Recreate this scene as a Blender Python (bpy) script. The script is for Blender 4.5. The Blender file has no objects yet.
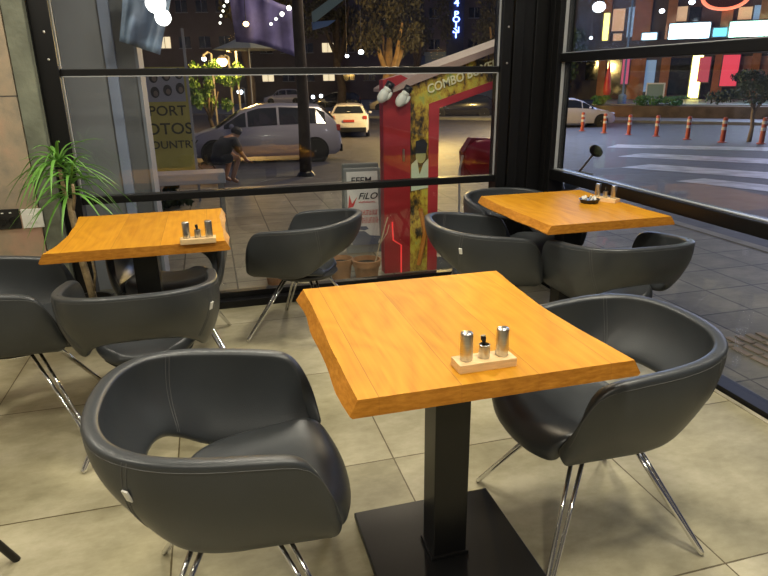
import bpy, bmesh, math, random
from mathutils import Vector, Matrix, Euler
random.seed(7)
S = bpy.context.scene
COL = S.collection
PI = math.pi
def R(d): return math.radians(d)

# ------------------------------------------------------------------ camera
CAMH = 1.41
FPX, PITCH, ROLL, YAW = 617.6, R(18.695), R(-0.676), R(15.277)
fwd = Vector((math.sin(YAW)*math.cos(PITCH), math.cos(YAW)*math.cos(PITCH), -math.sin(PITCH)))
r0 = Vector((math.cos(YAW), -math.sin(YAW), 0)); u0 = r0.cross(fwd)
rt = r0*math.cos(ROLL) + u0*math.sin(ROLL); up = -r0*math.sin(ROLL) + u0*math.cos(ROLL)
cam = bpy.data.objects.new('camera', bpy.data.cameras.new('camera')); COL.objects.link(cam)
cam.matrix_world = Matrix(((rt.x, up.x, -fwd.x, 0), (rt.y, up.y, -fwd.y, 0), (rt.z, up.z, -fwd.z, CAMH), (0, 0, 0, 1)))
cam.data.sensor_width = 36; cam.data.lens = FPX*36/768; cam.data.clip_end = 400; cam.data.clip_start = .02
S.camera = cam
# ------------------------------------------------------------------ world, lights, exposure
W = bpy.data.worlds.new('night'); S.world = W; W.use_nodes = True
bg = W.node_tree.nodes['Background']; bg.inputs[0].default_value = (.16, .17, .30, 1); bg.inputs[1].default_value = .36
S.view_settings.view_transform = 'Standard'; S.view_settings.look = 'None'
S.view_settings.gamma = 1; S.view_settings.use_curve_mapping = False; S.view_settings.exposure = 0.1
def area(name, loc, size, power, col, rot=(0, 0, 0)):
    l = bpy.data.lights.new(name, 'AREA'); l.shape = 'SQUARE'; l.size = size; l.energy = power; l.color = col
    o = bpy.data.objects.new(name, l); o.location = loc; o.rotation_euler = rot; COL.objects.link(o); return o
def point(name, loc, power, col, rad=.1):
    l = bpy.data.lights.new(name, 'POINT'); l.energy = power; l.color = col; l.shadow_soft_size = rad
    o = bpy.data.objects.new(name, l); o.location = loc; COL.objects.link(o); return o
WARM = (1, .93, .76)
for n, (x, y, p) in enumerate([(-1.3, 1.0, 30), (.9, .7, 36), (-1.2, 2.9, 22), (.55, 2.9, 34), (1.7, 2.2, 26), (0, -1.2, 40)]):
    area('ceiling_light', (x, y, 2.82), .35, p, WARM)
# street lighting
point('street_light_source', (1.5, 31, 3.0), 2200, (1, .55, .14), .5)
point('street_light_source', (9.2, 25, 2.4), 2600, (1, .66, .2), .3)
point('street_light_source', (16, 33, 2.6), 900, (1, .66, .2), .3)
point('street_light_source', (4, 13, 6.5), 900, (1, .8, .55), .5)
area('shop_glow', (19, 30, 5), 6, 900, (.45, .6, 1), (R(70), 0, R(150)))
area('shop_glow', (33, 27, 5), 8, 1500, (.62, .66, 1), (R(65), 0, R(125)))
point('street_light_source', (7.5, 3.5, 5), 110, (.9, .86, .9), .6)

# ------------------------------------------------------------------ materials
MAT = {}
def mat(name, col, rough=.5, metal=0, bump=0, bscale=60, var=0, vscale=8, emis=0, spec=.5, coat=0, stretch=None):
    if name in MAT: return MAT[name]
    m = bpy.data.materials.new(name); m.use_nodes = True; nt = m.node_tree; b = nt.nodes['Principled BSDF']
    b.inputs['Base Color'].default_value = (*col, 1); b.inputs['Roughness'].default_value = rough
    b.inputs['Metallic'].default_value = metal; b.inputs['Specular IOR Level'].default_value = spec
    b.inputs['Coat Weight'].default_value = coat
    tc = nt.nodes.new('ShaderNodeTexCoord'); vec = tc.outputs['Object']
    if stretch:
        mp = nt.nodes.new('ShaderNodeMapping'); mp.inputs['Scale'].default_value = stretch
        nt.links.new(vec, mp.inputs[0]); vec = mp.outputs[0]
    if var:
        n = nt.nodes.new('ShaderNodeTexNoise'); n.inputs['Scale'].default_value = vscale; n.inputs['Detail'].default_value = 6
        nt.links.new(vec, n.inputs['Vector'])
        cr = nt.nodes.new('ShaderNodeValToRGB')
        cr.color_ramp.elements[0].position = .3; cr.color_ramp.elements[1].position = .7
        cr.color_ramp.elements[0].color = (*[c*(1-var) for c in col], 1)
        cr.color_ramp.elements[1].color = (*[min(1, c*(1+var)) for c in col], 1)
        nt.links.new(n.outputs['Fac'], cr.inputs[0]); nt.links.new(cr.outputs[0], b.inputs['Base Color'])
    if bump:
        n = nt.nodes.new('ShaderNodeTexNoise'); n.inputs['Scale'].default_value = bscale; n.inputs['Detail'].default_value = 4
        nt.links.new(vec, n.inputs['Vector'])
        bp = nt.nodes.new('ShaderNodeBump'); bp.inputs['Strength'].default_value = bump; bp.inputs['Distance'].default_value = .01
        nt.links.new(n.outputs['Fac'], bp.inputs['Height']); nt.links.new(bp.outputs[0], b.inputs['Normal'])
    if emis:
        b.inputs['Emission Color'].default_value = (*col, 1); b.inputs['Emission Strength'].default_value = emis
    MAT[name] = m; return m

def ramp(nt, stops, inp):
    cr = nt.nodes.new('ShaderNodeValToRGB'); e = cr.color_ramp.elements
    e[0].position, e[0].color = stops[0][0], (*stops[0][1], 1); e[1].position, e[1].color = stops[-1][0], (*stops[-1][1], 1)
    for p, c in stops[1:-1]:
        k = e.new(p); k.color = (*c, 1)
    nt.links.new(inp, cr.inputs[0]); return cr.outputs[0]
def mth(nt, op, a, b=None, c=None):
    n = nt.nodes.new('ShaderNodeMath'); n.operation = op
    for i, v in enumerate((a, b, c)):
        if v is None: continue
        if isinstance(v, (int, float)): n.inputs[i].default_value = v
        else: nt.links.new(v, n.inputs[i])
    return n.outputs[0]
def noise(nt, vec, scale, detail=5, rough=.55, sc=None):
    if sc:
        mp = nt.nodes.new('ShaderNodeMapping'); mp.inputs['Scale'].default_value = sc; nt.links.new(vec, mp.inputs[0]); vec = mp.outputs[0]
    n = nt.nodes.new('ShaderNodeTexNoise'); n.inputs['Scale'].default_value = scale; n.inputs['Detail'].default_value = detail
    n.inputs['Roughness'].default_value = rough; nt.links.new(vec, n.inputs['Vector']); return n.outputs['Fac']
def mixc(nt, fac, a, b, mode='MIX'):
    n = nt.nodes.new('ShaderNodeMix'); n.data_type = 'RGBA'; n.blend_type = mode
    for i, v in ((0, fac), (6, a), (7, b)):
        if isinstance(v, (int, float)): n.inputs[i].default_value = v
        elif isinstance(v, tuple): n.inputs[i].default_value = (*v, 1)
        else: nt.links.new(v, n.inputs[i])
    return n.outputs[2]
def base(name):
    m = bpy.data.materials.new(name); m.use_nodes = True; nt = m.node_tree
    tc = nt.nodes.new('ShaderNodeTexCoord'); sx = nt.nodes.new('ShaderNodeSeparateXYZ'); nt.links.new(tc.outputs['Object'], sx.inputs[0])
    MAT[name] = m; return m, nt, nt.nodes['Principled BSDF'], tc.outputs['Object'], sx.outputs
def bump(nt, b, h, strength, dist):
    bp = nt.nodes.new('ShaderNodeBump'); bp.inputs['Strength'].default_value = strength; bp.inputs['Distance'].default_value = dist
    nt.links.new(h, bp.inputs['Height']); nt.links.new(bp.outputs[0], b.inputs['Normal'])

def tile_mat(name, cols, grout, sx_, sy_, ox, oy, gw, rough, stagger=0, nscale=1.6):
    m, nt, b, vec, s = base(name)
    ry = mth(nt, 'DIVIDE', mth(nt, 'SUBTRACT', s[1], oy), sy_)
    rx = mth(nt, 'DIVIDE', mth(nt, 'SUBTRACT', s[0], ox), sx_)
    if stagger:
        rx = mth(nt, 'ADD', rx, mth(nt, 'MULTIPLY', mth(nt, 'FLOOR', ry), stagger))
    fx = mth(nt, 'FRACT', rx); fy = mth(nt, 'FRACT', ry)
    ex = mth(nt, 'MULTIPLY', mth(nt, 'MINIMUM', fx, mth(nt, 'SUBTRACT', 1, fx)), sx_)
    ey = mth(nt, 'MULTIPLY', mth(nt, 'MINIMUM', fy, mth(nt, 'SUBTRACT', 1, fy)), sy_)
    e = mth(nt, 'MINIMUM', ex, ey)
    g = mth(nt, 'LESS_THAN', mth(nt, 'ADD', e, mth(nt, 'MULTIPLY', mth(nt, 'SUBTRACT', noise(nt, vec, 25), .5), gw*1.2)), gw)
    cmb = nt.nodes.new('ShaderNodeCombineXYZ')
    nt.links.new(mth(nt, 'FLOOR', rx), cmb.inputs[0]); nt.links.new(mth(nt, 'FLOOR', ry), cmb.inputs[1])
    wn = nt.nodes.new('ShaderNodeTexWhiteNoise'); nt.links.new(cmb.outputs[0], wn.inputs['Vector'])
    off = nt.nodes.new('ShaderNodeVectorMath'); off.operation = 'MULTIPLY_ADD'
    nt.links.new(wn.outputs['Color'], off.inputs[0]); off.inputs[1].default_value = (9, 9, 9); nt.links.new(vec, off.inputs[2])
    n1 = noise(nt, off.outputs[0], nscale, 8, .62, (1, 1.35, 1)); n2 = noise(nt, off.outputs[0], nscale*9, 6, .7, (1, 1.8, 1))
    f = mth(nt, 'ADD', mth(nt, 'MULTIPLY', n1, .75), mth(nt, 'MULTIPLY', n2, .25))
    f = mth(nt, 'ADD', f, mth(nt, 'MULTIPLY', mth(nt, 'SUBTRACT', wn.outputs['Value'], .5), .07))
    c = ramp(nt, [(.34, cols[0]), (.5, cols[1]), (.64, cols[2])], f)
    nt.links.new(mixc(nt, g, c, grout), b.inputs['Base Color'])
    b.inputs['Roughness'].default_value = rough
    bump(nt, b, mth(nt, 'SUBTRACT', mth(nt, 'MULTIPLY', n2, .3), g), .35, .004)
    return m
M_floor = tile_mat('floor_tiles', [(.24, .215, .125), (.385, .345, .22), (.53, .48, .335)], (.10, .075, .03), .815, .815, .577, 2.0, .0028, .42)
M_pave = tile_mat('paving', [(.12, .108, .085), (.20, .18, .14), (.28, .255, .20)], (.03, .03, .025), .40, .40, .1, .2, .006, .6, 0, 2.5)
M_asph = mat('asphalt', (.058, .055, .066), .65, 0, .4, 40, .35, 3)
M_kerb = mat('kerb', (.25, .24, .22), .7, 0, .2, 30, .2, 4)

def wood_mat():
    m, nt, b, vec, s = base('table_wood')
    bx = mth(nt, 'DIVIDE', mth(nt, 'ADD', s[0], 3.03), .195)
    bid = mth(nt, 'FLOOR', bx); fx = mth(nt, 'FRACT', bx)
    cmb = nt.nodes.new('ShaderNodeCombineXYZ'); nt.links.new(bid, cmb.inputs[0])
    wn = nt.nodes.new('ShaderNodeTexWhiteNoise'); nt.links.new(cmb.outputs[0], wn.inputs['Vector'])
    off = nt.nodes.new('ShaderNodeVectorMath'); off.operation = 'MULTIPLY_ADD'
    nt.links.new(wn.outputs['Color'], off.inputs[0]); off.inputs[1].default_value = (7, 7, 7); nt.links.new(vec, off.inputs[2])
    v = off.outputs[0]
    warp = noise(nt, v, 2.5, 2, .5, (1.6, .8, 1))
    sxx = nt.nodes.new('ShaderNodeSeparateXYZ'); nt.links.new(v, sxx.inputs[0])
    rings = mth(nt, 'FRACT', mth(nt, 'ADD', mth(nt, 'MULTIPLY', warp, 7), mth(nt, 'MULTIPLY', sxx.outputs[0], 9)))
    rings = mth(nt, 'ABSOLUTE', mth(nt, 'SUBTRACT', mth(nt, 'MULTIPLY', rings, 2), 1))
    fine = noise(nt, v, 2.2, 5, .6, (26, 1.1, 26))
    f = mth(nt, 'ADD', mth(nt, 'MULTIPLY', rings, .22), mth(nt, 'MULTIPLY', fine, .78))
    c = ramp(nt, [(.2, (.44, .17, .008)), (.5, (.56, .245, .012)), (.85, (.66, .315, .020))], f)
    tone = mth(nt, 'ADD', .86, mth(nt, 'MULTIPLY', wn.outputs['Value'], .26))
    tm = nt.nodes.new('ShaderNodeCombineColor'); [nt.links.new(tone, tm.inputs[i]) for i in range(3)]
    c = mixc(nt, 1.0, c, tm.outputs[0], 'MULTIPLY')
    seam = mth(nt, 'LESS_THAN', mth(nt, 'MINIMUM', fx, mth(nt, 'SUBTRACT', 1, fx)), .006)
    c = mixc(nt, mth(nt, 'MULTIPLY', seam, .55), c, (.22, .08, .01))
    # end grain on the faces that look along the boards, darker raw rim
    geo = nt.nodes.new('ShaderNodeNewGeometry'); gs = nt.nodes.new('ShaderNodeSeparateXYZ'); nt.links.new(geo.outputs['Normal'], gs.inputs[0])
    side = mth(nt, 'LESS_THAN', gs.outputs[2], .75)
    eg = noise(nt, vec, 30, 4, .6, (1, 1, 4))
    c = mixc(nt, mth(nt, 'MULTIPLY', side, .75), c, ramp(nt, [(.3, (.30, .10, .012)), (.7, (.56, .23, .035))], eg))
    nt.links.new(c, b.inputs['Base Color']); b.inputs['Roughness'].default_value = .5
    b.inputs['Specular IOR Level'].default_value = .2
    bump(nt, b, fine, .05, .002)
    return m
M_wood = wood_mat()
M_palewood = mat('pale_wood', (.75, .52, .26), .5, 0, .1, 30, .12, 14, stretch=(2, 12, 12))

def stone_mat():
    m, nt, b, vec, s = base('stone_slabs')
    # slab joints in x-z
    fz = mth(nt, 'FRACT', mth(nt, 'DIVIDE', mth(nt, 'SUBTRACT', s[2], 1.345), .62))
    g = mth(nt, 'LESS_THAN', mth(nt, 'MINIMUM', fz, mth(nt, 'SUBTRACT', 1, fz)), .006)
    n1 = noise(nt, vec, 1.7, 6, .6); n2 = noise(nt, vec, 14, 8, .7)
    c = ramp(nt, [(.36, (.20, .18, .14)), (.47, (.33, .26, .18)), (.55, (.42, .28, .19)), (.64, (.44, .25, .19))], mth(nt, 'ADD', mth(nt, 'MULTIPLY', n1, .8), mth(nt, 'MULTIPLY', n2, .2)))
    nt.links.new(mixc(nt, g, c, (.07, .06, .05)), b.inputs['Base Color']); b.inputs['Roughness'].default_value = .7
    bump(nt, b, mth(nt, 'SUBTRACT', mth(nt, 'ADD', n1, mth(nt, 'MULTIPLY', n2, .5)), g), .6, .012)
    return m
M_stone = stone_mat()
M_leather = mat('charcoal_leather', (.035, .039, .043), .36, 0, .10, 420, .12, 5, spec=.6)
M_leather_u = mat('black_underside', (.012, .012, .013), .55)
M_thread = mat('grey_thread', (.10, .10, .10), .7)
M_chrome = mat('chrome', (.78, .78, .78), .13, 1)
M_steel = mat('brushed_steel', (.55, .54, .52), .30, 1, .05, 90, .08, 30, stretch=(1, 1, 12))
M_blackmetal = mat('black_metal', (.007, .007, .0075), .33, 0, 0, spec=.4)
M_frame = mat('black_frame', (.005, .005, .0055), .38, 0, .03, 30, spec=.3)
M_gasket = mat('pane_gasket', (.30, .31, .32), .4)
M_white = mat('white_plastic', (.78, .77, .72), .4)
M_blackpl = mat('black_plastic', (.012, .012, .012), .35)
M_terra = mat('terracotta', (.42, .20, .09), .75, 0, .2, 40, .25, 6)
M_soil = mat('soil', (.04, .028, .018), .95, 0, .8, 60, .3, 20)
M_leaf = mat('green_leaf', (.12, .30, .045), .45, 0, 0, 60, .35, 6)
M_bark = mat('cane_bark', (.33, .25, .14), .85, 0, .8, 60, .3, 30)
M_darkbark = mat('dark_bark', (.07, .05, .035), .9, 0, .8, 12, .3, 5)
M_foliage = mat('tree_foliage', (.050, .046, .022), .6, 0, 0, 60, .5, 1.2)
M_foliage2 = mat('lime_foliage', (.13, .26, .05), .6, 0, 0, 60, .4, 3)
M_red = mat('red_paint', (.36, .022, .028), .4, 0, 0, 60, .15, 3)
M_redpad = mat('red_vinyl', (.62, .03, .05), .35, 0, .1, 15)
M_tyre = mat('tyre', (.012, .012, .012), .8)
M_carglass = mat('car_glass', (.015, .018, .022), .08, 0, spec=.8)
M_paintw = mat('car_white', (.62, .60, .66), .25, 0, coat=.5)
M_paints = mat('car_silver', (.42, .40, .45), .3, .2, coat=.5)
M_paintb = mat('car_black', (.015, .014, .02), .2, 0, coat=.6)
M_paintlit = mat('car_yellow_lit', (.60, .52, .30), .3, 0, coat=.5)  # yellow lamp light put into the body colour
M_grey = mat('grey_wall', (.33, .33, .35), .7, 0, .1, 20, .12, 1.5)
M_greydark = mat('grey_panel', (.15, .15, .16), .6, 0, .05, 20, .15, 2)
M_trimblue = mat('pale_blue_trim', (.34, .38, .52), .5)

def glass():
    m = bpy.data.materials.new('window_glass'); m.use_nodes = True; nt = m.node_tree
    for n in list(nt.nodes):
        if n.type != 'OUTPUT_MATERIAL': nt.nodes.remove(n)
    t = nt.nodes.new('ShaderNodeBsdfTransparent'); t.inputs[0].default_value = (.94, .96, .96, 1)
    g = nt.nodes.new('ShaderNodeBsdfGlossy'); g.inputs['Roughness'].default_value = .015; g.inputs[0].default_value = (1, 1, 1, 1)
    f = nt.nodes.new('ShaderNodeFresnel'); ge = nt.nodes.new('ShaderNodeNewGeometry')
    nt.links.new(mth(nt, 'SUBTRACT', 1.5, mth(nt, 'MULTIPLY', ge.outputs['Backfacing'], 1.5-1/1.5)), f.inputs[0])
    mx = nt.nodes.new('ShaderNodeMixShader'); nt.links.new(f.outputs[0], mx.inputs[0]); nt.links.new(t.outputs[0], mx.inputs[1]); nt.links.new(g.outputs[0], mx.inputs[2])
    nt.links.new(mx.outputs[0], [n for n in nt.nodes if n.type == 'OUTPUT_MATERIAL'][0].inputs[0]); return m
M_glass = glass()
def emit(name, col, s):
    m = mat(name, col, .5, emis=s); return m

# ------------------------------------------------------------------ mesh helpers
def at(px, py, axis, val):
    d = rt*(px-384) - up*(py-288) + fwd*FPX; t = (val - (CAMH if axis == 2 else 0))/d[axis]
    p = d*t; p.z += CAMH; return p
def gz(x, y):
    s = x*math.sin(YAW)+y*math.cos(YAW)
    return max(-1.1, -.10-.04*(s-3))
def atg(px, py):
    d = rt*(px-384) - up*(py-288) + fwd*FPX; lo, hi = .5, 400
    f = lambda k: CAMH+d.z*k/FPX - gz(d.x*k/FPX, d.y*k/FPX)
    for _ in range(60):
        mid = (lo+hi)/2
        if f(mid) > 0: lo = mid
        else: hi = mid
    p = d*(lo/FPX); return Vector((p.x, p.y, gz(p.x, p.y)))
class MB:
    def __init__(s): s.b = bmesh.new()
    def box(s, c, d, rz=0, bev=0, m=None):
        r = bmesh.ops.create_cube(s.b, size=1)['verts']
        T = Matrix.Translation(c) @ Matrix.Rotation(rz, 4, 'Z') @ Matrix.Diagonal((*d, 1))
        if m is not None: T = m @ T
        bmesh.ops.transform(s.b, matrix=T, verts=r)
        if bev:
            es = list({e for v in r for e in v.link_edges})
            bmesh.ops.bevel(s.b, geom=es, offset=bev, segments=2, affect='EDGES', profile=.6)
        return s
    def tube(s, pts, rad, n=8, closed=False, cap=True):
        pts = [Vector(p) for p in pts]; N = len(pts)
        rads = rad if isinstance(rad, (list, tuple)) else [rad]*N
        rings = []; prev = None
        for i, p in enumerate(pts):
            a = pts[(i-1) % N] if (i > 0 or closed) else p; c = pts[(i+1) % N] if (i < N-1 or closed) else p
            t = (c-a)
            t = t.normalized() if t.length > 1e-9 else Vector((0, 0, 1))
            if prev is None:
                q = t.orthogonal().normalized()
            else:
                q = prev - t*prev.dot(t)
                q = q.normalized() if q.length > 1e-6 else t.orthogonal().normalized()
            prev = q; w = t.cross(q)
            rings.append([s.b.verts.new(p+(q*math.cos(2*PI*k/n)+w*math.sin(2*PI*k/n))*rads[i]) for k in range(n)])
        for i in range(N if closed else N-1):
            A, B = rings[i], rings[(i+1) % N]
            for k in range(n): s.b.faces.new((A[k], A[(k+1) % n], B[(k+1) % n], B[k]))
        if cap and not closed:
            s.b.faces.new(rings[0][::-1]); s.b.faces.new(rings[-1])
        return s
    def lathe(s, prof, c=(0, 0, 0), n=24, cap=True, m=None):
        rings = []
        for r, z in prof:
            ring = []
            for k in range(n):
                p = Vector((c[0]+r*math.cos(2*PI*k/n), c[1]+r*math.sin(2*PI*k/n), c[2]+z))
                ring.append(s.b.verts.new(m @ p if m is not None else p))
            rings.append(ring)
        for A, B in zip(rings, rings[1:]):
            for k in range(n): s.b.faces.new((A[k], A[(k+1) % n], B[(k+1) % n], B[k]))
        if cap:
            s.b.faces.new(rings[0][::-1]); s.b.faces.new(rings[-1])
        return s
    def prism(s, pts, vec):
        vec = Vector(vec); A = [s.b.verts.new(Vector(p)) for p in pts]; B = [s.b.verts.new(Vector(p)+vec) for p in pts]
        s.b.faces.new(A[::-1]); s.b.faces.new(B); n = len(A)
        for k in range(n): s.b.faces.new((A[k], A[(k+1) % n], B[(k+1) % n], B[k]))
        return s
    def grid(s, rows, closeu=False):
        V = [[s.b.verts.new(Vector(p)) for p in r] for r in rows]
        for A, B in zip(V, V[1:]):
            n = len(A)
            for k in range(n if closeu else n-1): s.b.faces.new((A[k], A[(k+1) % n], B[(k+1) % n], B[k]))
        return V
    def ball(s, c, r, seg=10, sc=(1, 1, 1)):
        q = bmesh.ops.create_uvsphere(s.b, u_segments=seg, v_segments=max(6, seg//2+2), radius=r)['verts']
        bmesh.ops.transform(s.b, matrix=Matrix.Translation(c) @ Matrix.Diagonal((*sc, 1)), verts=q); return s
    def done(s, name, m, parent=None, smooth=False, solid=0, sub=0, auto=None):
        bmesh.ops.recalc_face_normals(s.b, faces=s.b.faces)
        me = bpy.data.meshes.new(name); s.b.to_mesh(me); s.b.free(); me.materials.append(m)
        o = bpy.data.objects.new(name, me); COL.objects.link(o)
        if solid or sub:
            if solid:
                md = o.modifiers.new('s', 'SOLIDIFY'); md.thickness = solid; md.offset = 0; md.use_even_offset = False
            if sub:
                md = o.modifiers.new('u', 'SUBSURF'); md.levels = sub; md.render_levels = sub
            dg = bpy.context.evaluated_depsgraph_get(); me2 = bpy.data.meshes.new_from_object(o.evaluated_get(dg))
            o.modifiers.clear(); o.data = me2; me2.name = name; bpy.data.meshes.remove(me); me = me2
        if smooth:
            for p in me.polygons: p.use_smooth = True
            if auto:
                bm = bmesh.new(); bm.from_mesh(me)
                for e in bm.edges:
                    if len(e.link_faces) == 2 and e.calc_face_angle(0) > R(auto): e.smooth = False
                bm.to_mesh(me); bm.free()
        if parent: o.parent = parent
        return o
def thing(name, label, cat, loc=(0, 0, 0), rz=0, group=None):
    o = bpy.data.objects.new(name, None); o.empty_display_size = .05; COL.objects.link(o)
    o.location = loc; o.rotation_euler = (0, 0, rz); o['label'] = label; o['category'] = cat
    if group: o['group'] = group
    return o
def tag(o, label, cat, group=None, kind=None):
    o['label'] = label; o['category'] = cat
    if group: o['group'] = group
    if kind: o['kind'] = kind
    return o
def struct(o): o['kind'] = 'structure'; return o
def copy_tree(o, parent=None):
    c = o.copy(); COL.objects.link(c); c.parent = parent
    for ch in list(o.children): copy_tree(ch, c)
    return c
def text(name, s, m, size, loc, rot=(R(90), 0, 0), parent=None, ext=.002, ax='LEFT', shear=0, sx=1):
    cu = bpy.data.curves.new(name, 'FONT'); cu.body = s; cu.size = size; cu.extrude = ext; cu.offset = size*.012; cu.align_x = ax; cu.shear = shear; cu.resolution_u = 3
    to = bpy.data.objects.new(name, cu); COL.objects.link(to)
    dg = bpy.context.evaluated_depsgraph_get(); me = bpy.data.meshes.new_from_object(to.evaluated_get(dg))
    bpy.data.objects.remove(to); me.materials.clear(); me.materials.append(m)
    o = bpy.data.objects.new(name, me); COL.objects.link(o); o.scale = (sx, 1, 1)
    o.rotation_euler = rot; o.location = loc
    if parent: o.parent = parent
    return o

# ------------------------------------------------------------------ room shell
BY, RX = 3.95, 2.22          # inner faces of the window frames
b = MB(); b.box((-.22, .62, -.05), (4.84, 6.6, .1)); struct(b.done('floor', M_floor))
M_plaster = mat('plaster', (.42, .39, .34), .8, 0, .05, 10)
M_ceil = mat('ceiling_paint', (.30, .29, .27), .8)
b = MB(); b.box((-.2, .7, 2.95), (5.0, 6.9, .1)); struct(b.done('ceiling', M_ceil))
b = MB(); b.box((-2.7, .6, 1.45), (.1, 6.8, 2.9)); struct(b.done('wall_left', M_plaster))
b = MB(); b.box((-.2, -2.75, 1.45), (5, .1, 2.9)); struct(b.done('wall_rear', mat('dark_plaster', (.13, .12, .11), .8)))
b = MB(); b.box((-1.81, 4.0, 1.45), (1.68, .30, 2.9)); struct(b.done('wall_back', M_stone))
b = MB(); b.box((-.915, 3.97, 1.45), (.10, .22, 2.9)); struct(b.done('trim_1', mat('green_grey_render', (.15, .16, .12), .8, 0, .5, 30, .3, 6)))

# back window : frame with posts, transoms, base rail
b = MB()
b.box((-.815, 4.0, 1.45), (.11, .12, 2.9), bev=.004)                       # left post
b.box((-.868, 3.945, 1.45), (.012, .03, 2.9))
for x in (1.925, 2.01): b.box((x, 4.0, 1.45), (.07, .12, 2.9), bev=.004)
b.box((2.085, 4.03, 1.45), (.09, .12, 2.9), bev=.004)
b.box((.6, 4.0, 1.4625), (2.75, .05, .040), bev=.004)
b.box((.6, 4.0, .744), (2.75, .06, .047), bev=.006)
b.box((.6, 4.0, .025), (2.95, .16, .05), bev=.004); b.box((.6, 4.01, .07), (2.75, .06, .04), bev=.003)
b.box((.6, 4.0, 2.82), (2.95, .12, .1))
w1 = struct(b.done('window_1', M_frame))
b = MB()
for z0, z1 in ((.09, .72), (.768, 1.442), (1.483, 2.77)):
    b.box((.565, 4.0, (z0+z1)/2), (2.66, .008, z1-z0))
b.done('pane', M_glass, w1)
b = MB()
for z0, z1 in ((.768, 1.442), (1.483, 2.77)):
    for x in (-.757, 1.889): b.box((x, 3.985, (z0+z1)/2), (.007, .02, z1-z0))
    b.box((.565, 3.985, z1), (2.64, .02, .005))
b.done('gasket', M_gasket, w1)
b = MB()
for z in (2.2, 1.95, 1.67, 1.53): b.lathe([(.006, 0), (.007, .004), (.003, .006)], (0, 0, 0), 8, m=Matrix.Translation((-.80, 3.94, z)) @ Matrix.Rotation(R(90), 4, 'X'))
for z in (1.72, 1.50): b.lathe([(.006, 0), (.007, .004), (.003, .006)], (0, 0, 0), 8, m=Matrix.Translation((1.93, 3.94, z)) @ Matrix.Rotation(R(90), 4, 'X'))
b.done('screw', M_steel, w1)
# right window
b = MB()
b.box((2.20, 4.02, 1.45), (.14, .14, 2.9), bev=.004)                      # corner post
for y in (3.90, 3.83): b.box((2.27, y, 1.45), (.11, .06, 2.9), bev=.004)
b.box((2.27, .7, 1.527), (.07, 6.4, .054), bev=.005)
b.box((2.27, .7, .783), (.10, 6.4, .066), bev=.006); b.box((2.235, .7, .757), (.03, 6.4, .012))
b.box((2.255, .7, .0), (.10, 6.4, .05), bev=.003)
b.box((2.27, -2.5, 1.45), (.1, .1, 2.9)); b.box((2.27, .7, 2.82), (.1, 6.4, .1))
w2 = struct(b.done('window_2', M_frame))
b = MB()
for z0, z1 in ((.025, .75), (.816, 1.50), (1.554, 2.77)): b.box((2.275, .68, (z0+z1)/2), (.008, 6.28, z1-z0))
b.done('pane', M_glass, w2)
b = MB()
for z0, z1 in ((.816, 1.50), (1.554, 2.77)):
    b.box((2.262, 3.797, (z0+z1)/2), (.02, .008, z1-z0)); b.box((2.262, .68, z0+.002), (.02, 6.2, .005))
b.done('gasket', M_gasket, w2)
b = MB(); b.box((2.183, .65, .003), (.022, 6.5, .006)); struct(b.done('trim_2', mat('threshold_strip', (.42, .38, .28), .5, 0, .3, 60, .3, 10)))

# ------------------------------------------------------------------ outdoors ground
b = MB(); b.box((1.0, 6.55, -.09), (7.1, 4.9, .1)); b.box((3.44, .8, -.09), (2.22, 6.6, .1)); struct(b.done('sidewalk', M_pave))
b = MB(); b.box((4.59, 3.2, -.10), (.12, 11.6, .13)); b.box((1.0, 9.06, -.10), (7.2, .12, .13)); struct(b.done('kerb', M_kerb))
b = MB(); b.box((1.0, 4.17, -.035), (2.4, .16, .07)); struct(b.done('trim_3', mat('green_slate_ledge', (.10, .12, .10), .5, 0, .3, 20, .2, 4)))
rows = []
for j in range(60):
    s = -6+j*2.2; rows.append([])
    for i in range(50):
        t = -60+i*3.2
        x = s*math.sin(YAW)+t*math.cos(YAW); y = s*math.cos(YAW)-t*math.sin(YAW)
        rows[-1].append((x, y, gz(x, y) if s > 3 else -.22))
b = MB(); b.grid(rows); struct(b.done('road', M_asph))

# ------------------------------------------------------------------ tub chair
def cr(P, t):
    n = len(P)-1; i = min(int(t), n-1); f = t-i
    p0, p1, p2, p3 = (Vector(P[max(0, min(n, k))]) for k in (i-1, i, i+1, i+2))
    return .5*((2*p1)+(-p0+p2)*f+(2*p0-5*p1+4*p2-p3)*f*f+(-p0+3*p1-3*p2+p3)*f**3)
RIM = [(.218, .225, .425), (.246, .215, .50), (.260, .197, .585), (.269, .155, .645), (.276, .06, .664), (.279, -.05, .676), (.266, -.155, .688), (.215, -.243, .698), (.118, -.293, .704), (0, -.304, .706)]
LOW = [(.195, .200, .392), (.205, .165, .390), (.211, .12, .388), (.215, .05, .388), (.216, -.03, .390), (.212, -.10, .408), (.192, -.152, .448), (.148, -.190, .485), (.082, -.212, .502), (0, -.219, .506)]
def side_curve(P, n):
    h = [cr(P, t*(len(P)-1)/n) for t in range(n+1)]
    return h + [Vector((-p.x, p.y, p.z)) for p in h[-2::-1]]
def wallpt(top, low, v):
    p = top.lerp(low, v); out = Vector((p.x, p.y, 0)); out = out.normalized() if out.length > 1e-6 else Vector((0, -1, 0))
    return p + out*(.030*math.sin(PI*min(1, v))**1.0)
NS = 26
rimc, lowc = side_curve(RIM, NS), side_curve(LOW, NS)
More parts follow.
